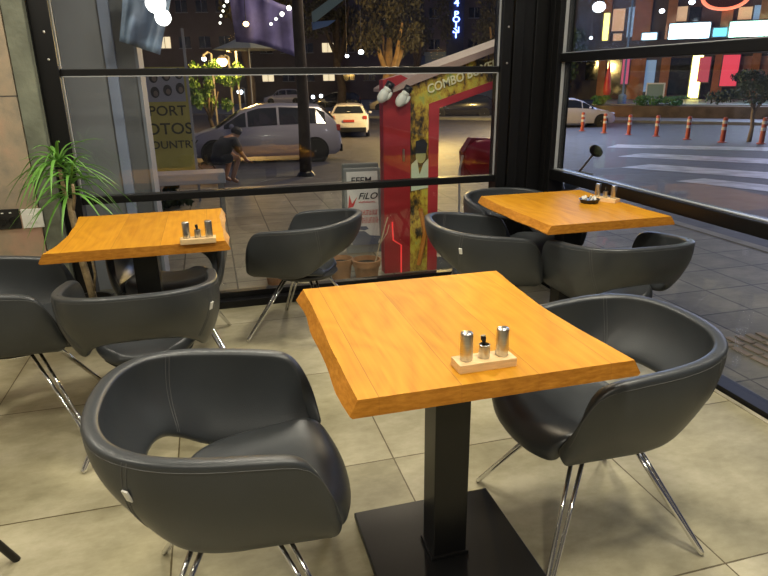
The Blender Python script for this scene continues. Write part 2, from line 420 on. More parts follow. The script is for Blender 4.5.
def make_chair():
    t = thing('tub_chair', 'x', 'chair')
    b = MB(); b.grid([[wallpt(a, c, v) for a, c in zip(rimc, lowc)] for v in (0, .06, .2, .4, .6, .8, 1.0)])
    shell = b.done('backrest', M_leather, t, True, .038, 2)
    bpy.context.view_layer.update()
    def snap(p, sgn):
        o = Vector((p.x, p.y, 0)).normalized(); ok, hit_, nn, _ = shell.ray_cast(p+o*.12*sgn, -o*sgn)
        return hit_+nn*.0006 if ok else p+o*.02*sgn
    # seat: rounded tongue, arms' bases to the front, sliding down at the front edge
    rows = []
    ys = [-.155, -.125, -.07, 0, .08, .155, .21, .25, .270, .273]
    hw = [.095, .145, .182, .20, .206, .211, .212, .210, .203, .197]
    zs = [.385, .398, .405, .41, .42, .43, .437, .430, .405, .375]
    for y, w, z in zip(ys, hw, zs):
        r = []
        for k in range(-6, 7):
            u = k/6; front = max(0, (y-.14)/.145)
            r.append((w*math.copysign(abs(u)**.9, u), y-(.045*u*u*front), z+.022*abs(u)**3*(1-front*.6) - .012*(1-u*u)))
        rows.append(r)
    b = MB(); b.grid(rows); b.done('seat', M_leather, t, True, .05, 2)
    # dark pan under the seat
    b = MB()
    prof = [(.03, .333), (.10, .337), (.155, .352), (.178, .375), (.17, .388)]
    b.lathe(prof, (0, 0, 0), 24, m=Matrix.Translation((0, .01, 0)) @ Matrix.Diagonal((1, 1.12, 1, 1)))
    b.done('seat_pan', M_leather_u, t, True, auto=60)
    # stitching: seams over the wall and rim piping
    b = MB()
    for sgn in (1, -1):
        i0 = int(NS*.70)
        idx = i0 if sgn > 0 else 2*NS-i0
        for off in (-.3, .3):
            a = rimc[idx].lerp(rimc[idx+(1 if sgn > 0 else -1)], max(0, off)); c = lowc[idx].lerp(lowc[idx+(1 if sgn > 0 else -1)], max(0, off))
            out, inn = [], []
            for k in range(10):
                v = .04+k/9*.88; p = wallpt(a, c, v); o = Vector((p.x, p.y, 0)).normalized()
                out.append(snap(p, 1)); inn.append(snap(p, -1))
            ok, hit_, nn, _ = shell.ray_cast(Vector((a.x, a.y, 1)), Vector((0, 0, -1)))
            b.tube(inn[::-1]+[(hit_ if ok else a)+Vector((0, 0, .0006))]+out, .0010, 5)
    rim_out = []
    for a, c in zip(rimc, lowc):
        p = wallpt(a, c, .07); o = Vector((p.x, p.y, 0)).normalized(); rim_out.append(snap(p, 1))
    b.tube(rim_out[2:-2], .0009, 5)
    b.done('stitching', M_thread, t)
    # label tag on the right side seam
    i0 = int(NS*.70); p = wallpt(rimc[i0], lowc[i0], .38); o = Vector((p.x, p.y, 0)).normalized()
    b = MB(); b.box((0, 0, 0), (.004, .016, .032), m=Matrix.Translation(snap(p, 1)+o*.0015) @ Matrix.Rotation(math.atan2(o.y, o.x), 4, 'Z') @ Matrix.Rotation(R(18), 4, 'Y')); b.done('tag', M_white, t)
    # legs: chrome hairpins
    for ax, ay in ((1, 1), (-1, 1), (-1, -1), (1, -1)):
        foot = Vector((.262*ax, .262*ay, .008)); top = Vector((.085*ax, .085*ay, .345)); d = Vector((-ay, ax, 0)).normalized()
        pts = []
        for sg in (1, -1):
            q = [top+d*.017*sg, top.lerp(foot, .5)+d*.012*sg, top.lerp(foot, .97)+d*.0075*sg]
            pts += q if sg > 0 else q[::-1]
        mid = foot+Vector((0, 0, 0)); pts.insert(3, mid+d*.004); pts.insert(4, mid-d*.004)
        b = MB(); b.tube(pts, .0072, 10); b.done('leg', M_chrome, t, True)
    b = MB(); b.lathe([(.10, .325), (.11, .33), (.11, .345), (.10, .35)], n=20); b.done('leg_hub', M_chrome, t, True, auto=40)
    return t
CH = [  # x, y, heading (deg, 0 = faces +y, + = to the left), label, group
    (-.016, 1.425, -94, 'charcoal leather tub chair nearest the camera, left of the front table'),
    (1.09, 1.50, 89, 'charcoal tub chair pushed under the right side of the front table'),
    (-.32, 2.50, 0, 'charcoal tub chair seen from behind at the near side of the left table'),
    (-.88, 2.76, -88, 'charcoal tub chair at the far left beside the stone wall, half out of frame'),
    (.46, 3.40, 58, 'charcoal tub chair standing alone right of the left table, before the flower pots'),
    (-.26, 3.36, 178, 'charcoal tub chair behind the left table, against the back window'),
    (1.38, 2.97, -99, 'charcoal tub chair with white tag on the left side of the corner table'),
    (1.83, 3.52, 180, 'charcoal tub chair behind the corner table, in the corner of the windows'),
    (1.85, 2.50, 0, 'charcoal tub chair at the near side of the corner table, beside the right window')]
ch0 = make_chair()
for i, (x, y, a, lab) in enumerate(CH):
    c = ch0 if i == 0 else copy_tree(ch0)
    c.location = (x, y, 0); c.rotation_euler = (0, 0, R(a)); c['label'] = lab; c['group'] = 'charcoal tub chairs'

# ------------------------------------------------------------------ tables
def make_table(label, x, y, w, d, zt, wl, wr, col, plate=.48, seed=1, wk=1):
    """wl, wr: inward bow of the live edges (m); col: column position relative to the top centre"""
    rnd = random.Random(seed)
    t = thing('cafe_table', label, 'table', (x, y, 0), 0, 'square cafe tables')
    n = 14; ph = rnd.random()*6
    def ed(side, k, lvl):
        v = k/n; bow = (wl if side < 0 else wr)*math.sin(PI*v)
        wav = wk*(.006*math.sin(v*9+ph+side)+.003*math.sin(v*23+ph*2))
        fl = .022 if lvl else 0
        return side*(w/2-.018-bow+wav+fl+(.004*math.sin(v*14+ph) if lvl else 0))
    T = .043
    b = MB(); V = {}
    for lvl, z in ((0, zt), (1, zt-T*.85), (2, zt-T)):
        for k in range(n+1):
            yy = -d/2+d*k/n
            xl, xr = ed(-1, k, lvl > 0), ed(1, k, lvl > 0)
            if lvl == 2: xl += .006; xr -= .006
            V[lvl, k] = [b.b.verts.new((xl+(xr-xl)*j/6, yy+(0 if 0 < k < n else (.003 if k == 0 else -.003)*(lvl == 0)), z)) for j in range(7)]
    F = b.b.faces.new
    for k in range(n):
        for j in range(6):
            F((V[0, k][j], V[0, k][j+1], V[0, k+1][j+1], V[0, k+1][j])); F((V[2, k][j], V[2, k+1][j], V[2, k+1][j+1], V[2, k][j+1]))
        for l in (0, 1):
            F((V[l, k][0], V[l, k+1][0], V[l+1, k+1][0], V[l+1, k][0])); F((V[l, k][6], V[l+1, k][6], V[l+1, k+1][6], V[l, k+1][6]))
    for l in (0, 1):
        for j in range(6):
            F((V[l, 0][j], V[l+1, 0][j], V[l+1, 0][j+1], V[l, 0][j+1])); F((V[l, n][j], V[l, n][j+1], V[l+1, n][j+1], V[l+1, n][j]))
    b.done('tabletop', M_wood, t)
    cx, cy = col
    b = MB(); b.box((cx, cy, (zt-T+.03)/2), (.105, .095, zt-T-.03), bev=.003); b.done('column', M_blackmetal, t)
    b = MB(); b.box((cx, cy, .037), (.118, .108, .014), bev=.002); b.done('collar', M_blackmetal, t)
    b = MB(); b.box((cx, cy, zt-T-.004), (.34, .34, .008)); b.done('mounting_plate', M_blackmetal, t)
    b = MB(); b.box((cx+.005, cy, .019), (plate, plate-.02, .022), bev=.003); b.box((cx+.005, cy, .005), (plate-.06, plate-.08, .01)); b.done('base_plate', M_blackmetal, t)
    return t
make_table('amber wooden square table in the foreground on a black pedestal', .604, 1.558, .735, .79, .75, .0, .026, (-.02, -.095), seed=2, wk=.25)
make_table('amber wooden live-edge table at the left, beside the dracaena', -.335, 3.085, .76, .76, .75, .035, .012, (.0, -.13), seed=5, wk=.6)
make_table('amber wooden live-edge table in the corner between the two windows', 1.84, 2.93, .70, .82, .75, -.012, .01, (0.0, -.02), seed=9, wk=.5)

# condiment sets
def holder(x, y, rz, where, zt=.75):
    h = MB(); h.box((0, 0, .011), (.148, .056, .022), bev=.0015); o = h.done('shaker_tray', M_palewood)
    o.location = (x, y, zt); o.rotation_euler = (0, 0, rz); tag(o, 'pale wooden tray holding the steel shakers on '+where, 'tray', 'shaker trays')
    def put(name, prof, dx, lab, cat, grp):
        p = Matrix.Rotation(rz, 3, 'Z') @ Vector((dx, 0, 0))
        t = thing(name, lab, cat, (x+p.x, y+p.y, zt+.022), rz, grp)
        q = MB(); q.lathe(prof, n=24); q.done('body', M_steel, t, True, auto=35); return t
    for dx, side in ((-.047, 'left'), (.047, 'right')):
        t = put('shaker', [(.0145, 0), (.0155, .002), (.0155, .064), (.0150, .067)], dx, '%s tall steel shaker on %s' % (side, where), 'shaker', 'steel shakers')
        q = MB(); q.lathe([(.0148, .067), (.0150, .0685), (.0135, .0705), (.004, .0712)], n=24); q.done('lid', M_steel, t, True, auto=50)
    t = put('toothpick_holder', [(.0125, 0), (.0135, .002), (.0135, .034), (.0115, .035), (.0115, .008)], 0, 'short steel toothpick holder between the shakers on '+where, 'holder', 'short steel holders')
    q = MB(); q.tube([(0, 0, .012), (-.001, .002, .04), (-.002, .003, .047)], [.004, .0042, .0068], 10); q.tube([(-.002, .003, .0471), (-.003, .004, .056)], [.0068, .006], 10)
    q.done('black_cap', M_blackpl, t)
holder(.588, 1.245, R(1), 'the foreground table')
holder(-.087, 2.715, R(0), 'the left table')
holder(2.095, 2.97, R(-62), 'the corner table')
a = thing('ashtray', 'small black ashtray full of white scraps on the corner table', 'ashtray', (1.985, 2.955, .75), R(-20))
b = MB(); b.lathe([(.040, 0), (.047, .003), (.056, .022), (.052, .0225), (.044, .006), (.01, .005)], n=8, m=Matrix.Rotation(R(22.5), 4, 'Z')); b.done('bowl', M_blackpl, a)
b = MB(); b.lathe([(.057, .020), (.058, .023), (.052, .0235), (.0515, .021)], n=8, m=Matrix.Rotation(R(22.5), 4, 'Z')); b.done('rim', M_blackpl, a)
for k in range(7):
    an = k*2*PI/7; p = Vector((1.985+.032*math.cos(an), 2.955+.032*math.sin(an), .773))
    b = MB(); b.box((0, 0, 0), (.012, .006, .030), bev=.001); o = b.done('paper_scrap', M_white); o.location = p; o.rotation_euler = (R(25)*math.sin(an), R(-25)*math.cos(an), an)
    tag(o, 'small white scrap standing in the black ashtray on the corner table', 'paper', 'white scraps in the ashtray')

# sockets on the stone wall
t = thing('light_switch', 'white plastic switch plate on the stone wall', 'switch', at(33, 218, 1, 3.85))
b = MB(); b.box((0, -.006, 0), (.108, .012, .108), bev=.003); b.done('plate', M_white, t)
b = MB(); b.box((0, -.013, 0), (.05, .006, .05), bev=.002); b.done('rocker', M_white, t)
t = thing('wall_socket', 'black double wall socket left of the white switch', 'socket', at(8, 219, 1, 3.85))
b = MB(); b.box((0, -.006, 0), (.126, .012, .112), bev=.003); b.done('plate', M_blackpl, t)
for s_ in (-.028, .028):
    b = MB(); b.lathe([(.024, 0), (.024, .006), (.019, .006), (.017, .001)], n=20, m=Matrix.Translation((s_, -.012, -.012)) @ Matrix.Rotation(R(90), 4, 'X')); b.done('outlet', M_blackmetal, t)
for s_ in (-.02, .02):
    b = MB(); b.box((s_, -.013, .036), (.012, .002, .006)); b.done('mark', M_white, t)

# black legged stool cut off at the left bottom
t = thing('metal_stool', 'black metal stool leg poking in at the lower left edge', 'stool', (-.975, 1.56, 0))
for dx, dy in ((1, 1), (-1, 1), (-1, -1), (1, -1)):
    b = MB(); b.tube([(.27*dx, .25*dy, .0), (.13*dx, .12*dy, .44)], .012, 12); b.done('leg', M_blackmetal, t, True, auto=50)
b = MB(); b.lathe([(.15, .44), (.17, .445), (.17, .465), (.155, .475)], n=28); b.done('seat', M_blackmetal, t, True, auto=50)

# ------------------------------------------------------------------ dracaena
px, py_ = -.735, 3.62
t = thing('dracaena', 'tall dracaena with thin green leaves beside the left table', 'plant', (px, py_, 0))
b = MB(); b.lathe([(.085, 0), (.09, .01), (.12, .22), (.128, .225), (.128, .25), (.115, .25), (.11, .21)], n=28); b.done('pot', M_blackpl, t, True, auto=40)
b = MB(); b.lathe([(.02, .205), (.108, .205), (.108, .215), (.02, .222)], n=20); b.done('soil', M_soil, t)
stem = [(.02, 0, .2), (.012, 0, .30), (-.008, .0, .48), (-.01, 0, .63), (-.018, 0, .74), (-.02, 0, .82)]
b = MB(); b.tube(stem, [.022, .02, .019, .019, .018, .014], 10); b.tube([(-.018, 0, .76), (-.035, .0, .85), (-.04, 0, .98)], [.012, .011, .010], 8)
b.tube([(-.016, 0, .74), (.01, -.01, .83), (.012, -.01, .90)], [.011, .009, .008], 8)
b.tube([(-.01, 0, .60), (.045, -.02, .50), (.05, -.02, .40), (.03, -.01, .3)], [.008, .007, .007, .006], 6)
b.done('trunk', M_bark, t, True)
rnd = random.Random(4)
for hx, hy, hz, nl in ((-.04, 0, .99, 40), (.012, -.01, .92, 26), (-.02, 0, .84, 18)):
    for k in range(nl):
        an = rnd.uniform(0, 2*PI); L = rnd.uniform(.2, .36); el = rnd.uniform(.1, 1.35) if hz > .9 else rnd.uniform(-.2, 1.0); droop = rnd.uniform(.45, 1.0)
        d = Vector((math.cos(an), math.sin(an), 0)); sd = Vector((-d.y, d.x, 0)); rows = []
        for q in range(8):
            v = q/7; p = Vector((hx, hy, hz+rnd.uniform(0, .0))) + d*(L*v*math.cos(el*(1-.3*v))) + Vector((0, 0, L*v*math.sin(el)-droop*L*v*v*1.1))
            p += Vector((0, 0, .03*(k/nl)))
            p.y = min(p.y, 3.935-py_); wd = .0085*(1-v**2.5)*(.5+min(1, v*5)*.5)+.0003
            rows.append([p-sd*wd, p+Vector((0, 0, -wd*.5)), p+sd*wd])
        b = MB(); b.grid(rows); b.done('leaf', M_leaf, t, True, .0009)

# ------------------------------------------------------------------ just outside : pots, sign, boxing machine
def pot(px_, py_, r, lab, stick=False):
    p = at(px_, py_, 2, -.035); t = thing('flower_pot', lab, 'flower pot', p, 0, 'terracotta pots')
    b = MB(); b.lathe([(r*.72, 0), (r*.95, .15), (r*1.04, .153), (r*1.08, .20), (r*.98, .202), (r*.9, .16)], n=26); b.done('pot', M_terra, t, True, auto=35)
    b = MB(); b.lathe([(.01, .155), (r*.9, .155), (r*.9, .168), (.01, .172)], n=20); b.done('soil', M_soil, t)
    if stick:
        b = MB(); b.tube([(.05, 0, .13), (.075, 0, .20), (.10, .0, .30), (.125, 0, .37), (.15, 0, .46), (.165, .0, .50)], .0045, 6)
        b.tube([(.10, .0, .30), (.16, .01, .38), (.18, .02, .44)], .003, 6); b.done('stem', mat('pale_stem', (.55, .42, .27), .7), t)
pot(341.5, 284, .085, 'left terracotta flower pot outside the back window')
pot(367, 285, .098, 'terracotta flower pot with a bare stem beside the red machine', True)
pot(276, 283, .085, 'terracotta flower pot partly hidden behind the lone tub chair')

t = thing('pavement_sign', 'grey-framed white pavement sign with ferry picture outside the window', 'sign', at(365, 256, 2, -.04), R(-4))
sw, sh = .265, .66
Tm = Matrix.Rotation(R(-7), 4, 'X')
b = MB(); b.box((0, 0, .06+sh/2), (sw+.05, .025, sh+.06), bev=.012, m=Tm); b.done('frame', mat('grey_plastic', (.20, .21, .21), .5), t)
b = MB(); b.box((0, .26, .06+sh/2), (sw+.05, .025, sh+.06), bev=.012, m=Matrix.Rotation(R(7), 4, 'X')); b.done('rear_frame', MAT['grey_plastic'], t)
b = MB(); b.box((0, -.015, .085+sh/2), (sw, .006, sh-.05), bev=.02 if 0 else .002, m=Tm); b.done('poster', mat('poster_white', (.72, .72, .70), .5), t)
M_ink = mat('black_ink', (.02, .02, .03), .6); M_redink = mat('red_ink', (.55, .02, .03), .6); M_blueink = mat('ferry_blue', (.10, .13, .22), .6)
def on(z): return (0, -.0205-math.sin(R(7))*0, z)
def stext(s, m, size, x, z, shear=0, sx=1):
    p = Tm @ Vector((x, -.0215, z)); o = text('lettering', s, m, size, p, (R(90)-R(7), 0, 0), t, .0015, 'LEFT', shear, sx); return o
stext('EFEM', M_ink, .075, -.10, .622, .1, 1.05)
stext('FiLO', M_ink, .075, -.045, .49, .35, 1.1)
rs = random.Random(8)
for x0_, x1_, z_, hh_, st_ in ((-.035, .10, .458, .012, .010), (-.03, .115, .355, .042, .013), (-.085, .12, .285, .050, .012)):   # blurred red lines of small print
    b = MB(); x_ = x0_
    while x_ < x1_:
        b.box((x_, -.0205, z_+hh_/2), (.0035, .003, hh_), m=Tm)
        if rs.random() < .6: b.box((x_+st_/2, -.0205, z_+rs.choice((.1, .5, .9))*hh_), (st_, .0028, .0035), m=Tm)
        x_ += st_
    b.done('small_print', M_redink, t)
def sprism(pts, m, name):
    b = MB(); b.prism([Tm @ Vector((x, -.0195, z)) for x, z in pts], Tm.to_3x3() @ Vector((0, -.003, 0))); b.done(name, m, t)
sprism([(-.13, .16), (-.10, .10), (.11, .10), (.14, .17), (.05, .18), (.0, .22), (-.06, .22), (-.08, .18)], M_blueink, 'ferry_picture')
sprism([(-.05, .235), (-.03, .26), (.02, .26), (.04, .235), (.0, .225)], M_blueink, 'ferry_picture')
sprism([(-.13, .42), (-.115, .53), (-.095, .455), (-.05, .51), (-.085, .43)], M_redink, 'emblem')

# boxing arcade machine
KY = 4.47
def kp(px_, py_, y=KY): return at(px_, py_, 1, y)
t = thing('boxing_machine', 'red punching arcade machine with yellow artwork and slanted roof outside', 'arcade machine', (0, 0, 0))
A, Bp = kp(385, 278), kp(410, 276)
zt_ = kp(385, 80).z; zb = -.04
xL, xM = A.x, Bp.x
b = MB(); b.prism([(xL, KY, zb), (xM, KY, zb), (xM, KY, zt_), ((xL+xM)/2+.03, KY, zt_+.035), (xL, KY, zt_)], (0, .10, 0)); b.done('front_column', M_red, t)
M_art = None
def art():
    m, nt, bb, vec, s = base('yellow_artwork')
    n1 = noise(nt, vec, 6, 6, .75, (1, 1, .55))
    c = ramp(nt, [(.42, (.012, .012, .012)), (.48, (.10, .06, .015)), (.53, (.45, .26, .03)), (.60, (.66, .52, .06)), (.70, (.34, .46, .14))], n1)
    nt.links.new(c, bb.inputs['Base Color']); bb.inputs['Roughness'].default_value = .45; return m
M_art = art()
pA, pB = kp(410, 83), kp(427, 272)
x2 = kp(427.5, 200).x; x3 = kp(437, 200).x; xr = 2.5
slope = (kp(502, 50).z-kp(412, 84).z)/(kp(502, 50).x-kp(412, 84).x)
top = lambda x: kp(412, 84).z+slope*(x-xM)
openz = lambda x: kp(437, 108).z+slope*.92*(x-x3)
y0 = KY-.004
b = MB(); b.prism([(xM, y0, zb), (x2, y0, zb), (x2, y0, openz(x2)), (xr, y0, openz(xr)), (xr, y0, top(xr)), (xM, y0, top(xM))], (0, .03, 0)); b.done('side_panel', M_art, t)
b = MB(); b.prism([(x2, y0-.012, zb), (x3, y0-.012, zb), (x3, y0-.012, openz(x3)), (xr, y0-.012, openz(xr)), (xr, y0-.012, openz(xr)+.055), (x2, y0-.012, openz(x2)+.055)], (0, .05, 0)); b.done('opening_frame', mat('red_trim', (.50, .04, .05), .4), t)
b = MB(); b.prism([(x3-.02, KY, zb), (x3, KY, zb), (xr, KY, zb), (xr, KY, zb+.10), (x3-.02, KY, zb+.10)], (0, .5, 0)); b.done('floor_plinth', M_greydark, t)
b = MB(); b.box((xr-.05, KY+.03, (zb+openz(xr))/2), (.1, .06, openz(xr)-zb)); b.done('rear_post', M_red, t)
x4 = xL-.02; zr = lambda x: top(x)+.012
b = MB(); b.prism([(x4+.08, KY-.05, zr(x4+.08)-.02), (xr+.05, KY-.05, zr(xr+.05)), (xr+.05, KY-.05, zr(xr+.05)+.03), (xM+.02, KY-.05, zr(xM)+.05), (x4+.08, KY-.05, zr(x4)+.03)], (0, .55, 0)); b.done('roof', mat('pink_beige_roof', (.40, .27, .24), .6, 0, 0, 60, .1, 3), t)
ang = math.atan(slope)
text('lettering', 'COMBO BOXER', mat('cream_letters', (.85, .78, .50), .5), .088, (kp(427, 93).x, y0-.014, kp(427, 94).z), (R(90), -ang, 0), t, .003, 'LEFT', .15, .92)
# a generic fighter picture on the artwork column
cxm = (xM+x2)/2
b = MB(); b.lathe([(.001, 0), (.040, 0), (.040, .004), (.001, .004)], n=20, m=Matrix.Translation((cxm+.01, y0-.001, .86)) @ Matrix.Rotation(R(90), 4, 'X') @ Matrix.Diagonal((1, 1.35, 1, 1))); b.done('printed_face', mat('print_skin', (.42, .45, .22), .5), t)
b = MB(); b.prism([(cxm-.035, y0-.004, .88), (cxm+.05, y0-.004, .88), (cxm+.062, y0-.004, .95), (cxm+.03, y0-.004, .985), (cxm-.03, y0-.004, .97)], (0, -.003, 0)); b.done('printed_hair', M_ink, t)
b = MB(); b.prism([(cxm-.065, y0-.004, .80), (cxm-.02, y0-.004, .84), (cxm+.0, y0-.004, .72), (cxm+.03, y0-.004, .80), (cxm+.07, y0-.004, .84), (cxm+.07, y0-.004, .62), (cxm-.065, y0-.004, .60)], (0, -.003, 0)); b.done('printed_shirt', mat('print_white', (.62, .68, .50), .5), t)
b = MB(); b.tube([(cxm+.01, y0-.006, zb+.5), (cxm+.05, y0-.006, zb+.3), (cxm+.0, y0-.006, zb+.05)], .018, 6); b.done('printed_stripe', mat('print_orange', (.6, .22, .03), .5), t)
# bent red line and handle on the front column
b = MB(); pts = [kp(392, 222), kp(393, 240), kp(401, 245), kp(401, 276)]
b.tube([Vector((p.x, KY-.006, p.z)) for p in pts], .006, 6); b.done('light_strip', emit('red_strip', (.8, .04, .04), .6), t)
b = MB(); b.box((kp(403, 155).x, KY-.012, kp(403, 155).z), (.014, .02, .09), bev=.003); b.done('door_handle', M_steel, t)
for q, (gx, gy) in enumerate(((383, 93), (401, 97))):
    p = kp(gx, gy); g = thing('boxing_glove', ('left' if q == 0 else 'right')+' white and black boxing glove hanging on the red machine', 'boxing glove', (p.x, KY-.05, p.z), 0, 'boxing gloves on the machine')
    b = MB(); b.ball((0, 0, -.02), .046, 14, (.85, .7, 1.25)); b.ball((.036, -.01, .0), .018, 10, (.8, .8, 1.9)); b.ball((0, -.004, .03), .034, 12, (.9, .8, 1)); b.done('mitt', M_white, g, True)
    b = MB(); b.tube([(.0, 0, .04), (.0, 0, .085)], [.030, .032], 14); b.done('cuff', M_blackpl, g, True)
    g.rotation_euler = (0, R(35), 0)
# red padded seat behind
ps = [kp(463, 152, 5.6), kp(472, 138, 5.6), kp(500, 139, 5.6), kp(505, 150, 5.6), kp(505, 178, 5.6), kp(464, 178, 5.6)]
t = thing('padded_seat', 'red vinyl padded shell seen through the opening of the boxing machine', 'seat', (ps[0].x, 5.6, -.04))
cxs = sum(p.x for p in ps)/6-ps[0].x; czs = sum(p.z for p in ps)/6+.04
b = MB(); rows = []
for k in range(9):
    f = 1-(k/8)**2.2*.9; yy = -.16*(1-math.cos(PI/2*k/8))**.5*1
    rows.append([(cxs+(p.x-ps[0].x-cxs)*f, yy, czs+(p.z+.04-czs)*f) for p in ps])
b.grid(rows, True); b.done('pad', M_redpad, t, True, 0, 1)
b = MB(); b.prism([(p.x-ps[0].x, 0, p.z+.04) for p in ps], (0, .1, 0)); b.done('shell', M_red, t)
b = MB(); b.tube([(-.02, 0, 0), (-.03, 0, .62), (.0, 0, .75)], .012, 8); b.tube([(.5, 0, 0), (.5, 0, .6)], .02, 8); b.done('stand', M_white, t)

# ------------------------------------------------------------------ left exterior : neighbour wall, posters, person, bicycle
WY = 4.72
b = MB(); b.box((-2.2, WY+.2, 1.4), (3.17, .4, 3.2)); struct(b.done('neighbour_wall', M_grey))
b = MB(); b.box((-.583, WY+.19, 1.4), (.065, .42, 3.2)); struct(b.done('trim_4', M_trimblue))
b = MB(); b.box((-.49, WY+.21, 1.4), (.12, .38, 3.2)); struct(b.done('trim_5', M_greydark))
b = MB(); b.box((-.42, WY+.20, 1.4), (.02, .40, 3.2)); struct(b.done('trim_6', mat('mid_grey_trim', (.22, .23, .27), .6)))
t = thing('photo_studio_banner', 'yellow photo studio poster with rows of dark portraits behind the left pane', 'poster', (-.455, 8.2, 0))
b = MB(); b.box((-.05, 0, .95), (.62, .03, 1.25)); b.done('board', mat('mustard', (.42, .36, .09), .6, 0, 0, 60, .25, 2), t)
b = MB(); b.box((-.05, -.02, 1.36), (.56, .006, .36), m=Matrix.Translation((0, 0, 0))); b.done('photo_sheet', mat('photo_grey', (.30, .30, .36), .5), t)
for r_ in range(2):
    for k in range(4):
        b = MB(); cx_ = -.26+k*.145; cz_ = 1.44-.17*r_+.02*k
        b.lathe([(.001, 0), (.05, 0), (.05, .004), (.001, .004)], n=16, m=Matrix.Translation((cx_, -.025, cz_)) @ Matrix.Rotation(R(90), 4, 'X') @ Matrix.Diagonal((1, 1.3, 1, 1))); b.done('portrait', M_ink, t)
        b = MB(); b.lathe([(.001, 0), (.026, 0), (.026, .004), (.001, .004)], n=14, m=Matrix.Translation((cx_+.008, -.03, cz_-.015)) @ Matrix.Rotation(R(90), 4, 'X') @ Matrix.Diagonal((1, 1.3, 1, 1))); b.done('portrait_face', mat('portrait_tone', (.20, .15, .13), .6), t)
M_inky = mat('dark_olive_ink', (.03, .03, .015), .6)
for s_, x_, z_, sz in (('PORT', -.22, 1.02, .165), ('OTOS', -.27, .80, .19), ('OUNTRY', -.24, .63, .13)):
    text('lettering', s_, M_inky, sz, (x_, -.018, z_), (R(90), 0, 0), t, .004, 'LEFT', 0, 1.05)
b = MB(); b.box((.27, .0, .95), (.03, .05, 2.1)); b.done('post', M_grey, t)
p = at(183, 168, 1, 9.2)
t = thing('white_bench', 'low white bench in front of the photo studio poster', 'bench', (-.34, 7.4, gz(0, 7.4)))
b = MB(); b.box((0, 0, .64), (.95, .35, .12), bev=.01); b.done('seat', mat('bench_white', (.36, .37, .42), .5), t)
for s_ in (-.42, .42):
    b = MB(); b.box((s_, 0, .29), (.06, .32, .60)); b.done('leg', M_greydark, t)
def blob_plant(name, lab, loc, r, h, n, m, cat='plant', grp=None, ls=.06, trunk=None, tm=None, seed=1, sp=.42):
    t = thing(name, lab, cat, loc, 0, grp); rnd = random.Random(seed); b = MB()
    th = trunk[0] if trunk else 0
    cl = [(rnd.gauss(0, sp), rnd.gauss(0, sp), rnd.uniform(-.8, .8), rnd.uniform(.25, .5)) for _ in range(14)]
    for k in range(n):
        c = cl[k % 14]; v = Vector((rnd.gauss(0, 1), rnd.gauss(0, 1), rnd.gauss(0, 1))).normalized()*c[3]*rnd.uniform(.4, 1)
        p = Vector(((c[0]+v.x)*r, (c[1]+v.y)*r, th+h/2+(c[2]+v.z)*h/2*.8))
        e = Euler((rnd.uniform(0, 6), rnd.uniform(0, 6), rnd.uniform(0, 6))).to_matrix(); s_ = ls*rnd.uniform(.6, 1.4)
        q = [p+e @ Vector(w) for w in ((-s_, 0, 0), (0, -s_*.5, s_*.1), (s_, 0, 0), (0, s_*.5, s_*.1))]
        b.b.faces.new([b.b.verts.new(w) for w in q])
    b.done('foliage', m, t)
    if trunk:
        b = MB(); hh, rr = trunk; b.tube([(0, 0, -.1), (rr*.6, 0, hh*.4), (-rr*.4, rr*.3, hh*.8), (0, 0, hh+h*.3)], [rr*1.25, rr, rr*.9, rr*.5], 10)
        for k in range(4):
            a_ = k*1.7; b.tube([(0, 0, hh*.85), (r*.25*math.cos(a_), r*.25*math.sin(a_), hh+h*.15), (r*.45*math.cos(a_), r*.45*math.sin(a_), hh+h*.4)], [rr*.55, rr*.4, rr*.2], 7)
        b.done('trunk', tm or M_darkbark, t, True)
    return t
blob_plant('shrub', 'dark low shrub beneath the white bench', (-.5, 7.9, gz(0, 7.9)), .22, .6, 500, mat('dark_shrub', (.03, .05, .025), .7), 'shrub', None, .05, seed=3)

# person squatting by a bicycle
pp = atg(220, 185)
t = thing('person', 'person in dark clothes bending forward beside the bicycle on the pavement', 'person', pp, R(-62))
def skin(name, chain, m, parent, sub=2):
    me = bpy.data.meshes.new(name); me.from_pydata([c[0] for c in chain[0]], chain[1], []); o = bpy.data.objects.new(name, me); COL.objects.link(o)
    md = o.modifiers.new('k', 'SKIN'); md.use_smooth_shade = True
    sv = me.skin_vertices[0].data
    for i, c in enumerate(chain[0]): sv[i].radius = (c[1], c[1])
    sv[0].use_root = True
    md = o.modifiers.new('u', 'SUBSURF'); md.levels = sub; md.render_levels = sub
    dg = bpy.context.evaluated_depsgraph_get(); m2 = bpy.data.meshes.new_from_object(o.evaluated_get(dg)); o.modifiers.clear(); o.data = m2; m2.materials.clear(); m2.materials.append(m); o.parent = parent
    return o
M_skin = mat('skin', (.50, .26, .15), .5); M_dark = mat('dark_cloth', (.018, .022, .035), .8, 0, .3, 20)
nodes = [((0, 0, .50), .10), ((0, .10, .66), .09), ((0, .26, .80), .095), ((0, .36, .86), .06), ((0, .44, .90), .085), ((0, .48, .95), .06),
         ((-.19, .26, .80), .055), ((-.22, .38, .58), .042), ((-.16, .52, .42), .034), ((-.15, .58, .40), .028),
         ((.19, .26, .80), .055), ((.22, .38, .58), .042), ((.16, .52, .42), .034), ((.15, .58, .40), .028),
         ((-.10, .02, .48), .075), ((-.15, .36, .50), .06), ((-.13, .20, .10), .045), ((-.13, .32, .035), .035),
         ((.10, .02, .48), .075), ((.15, .36, .50), .06), ((.13, .20, .10), .045), ((.13, .32, .035), .035)]
edges = [(0, 1), (1, 2), (2, 3), (3, 4), (4, 5), (2, 6), (6, 7), (7, 8), (8, 9), (2, 10), (10, 11), (11, 12), (12, 13), (0, 14), (14, 15), (15, 16), (16, 17), (0, 18), (18, 19), (19, 20), (20, 21)]
skin('body', (nodes, edges), M_skin, t)
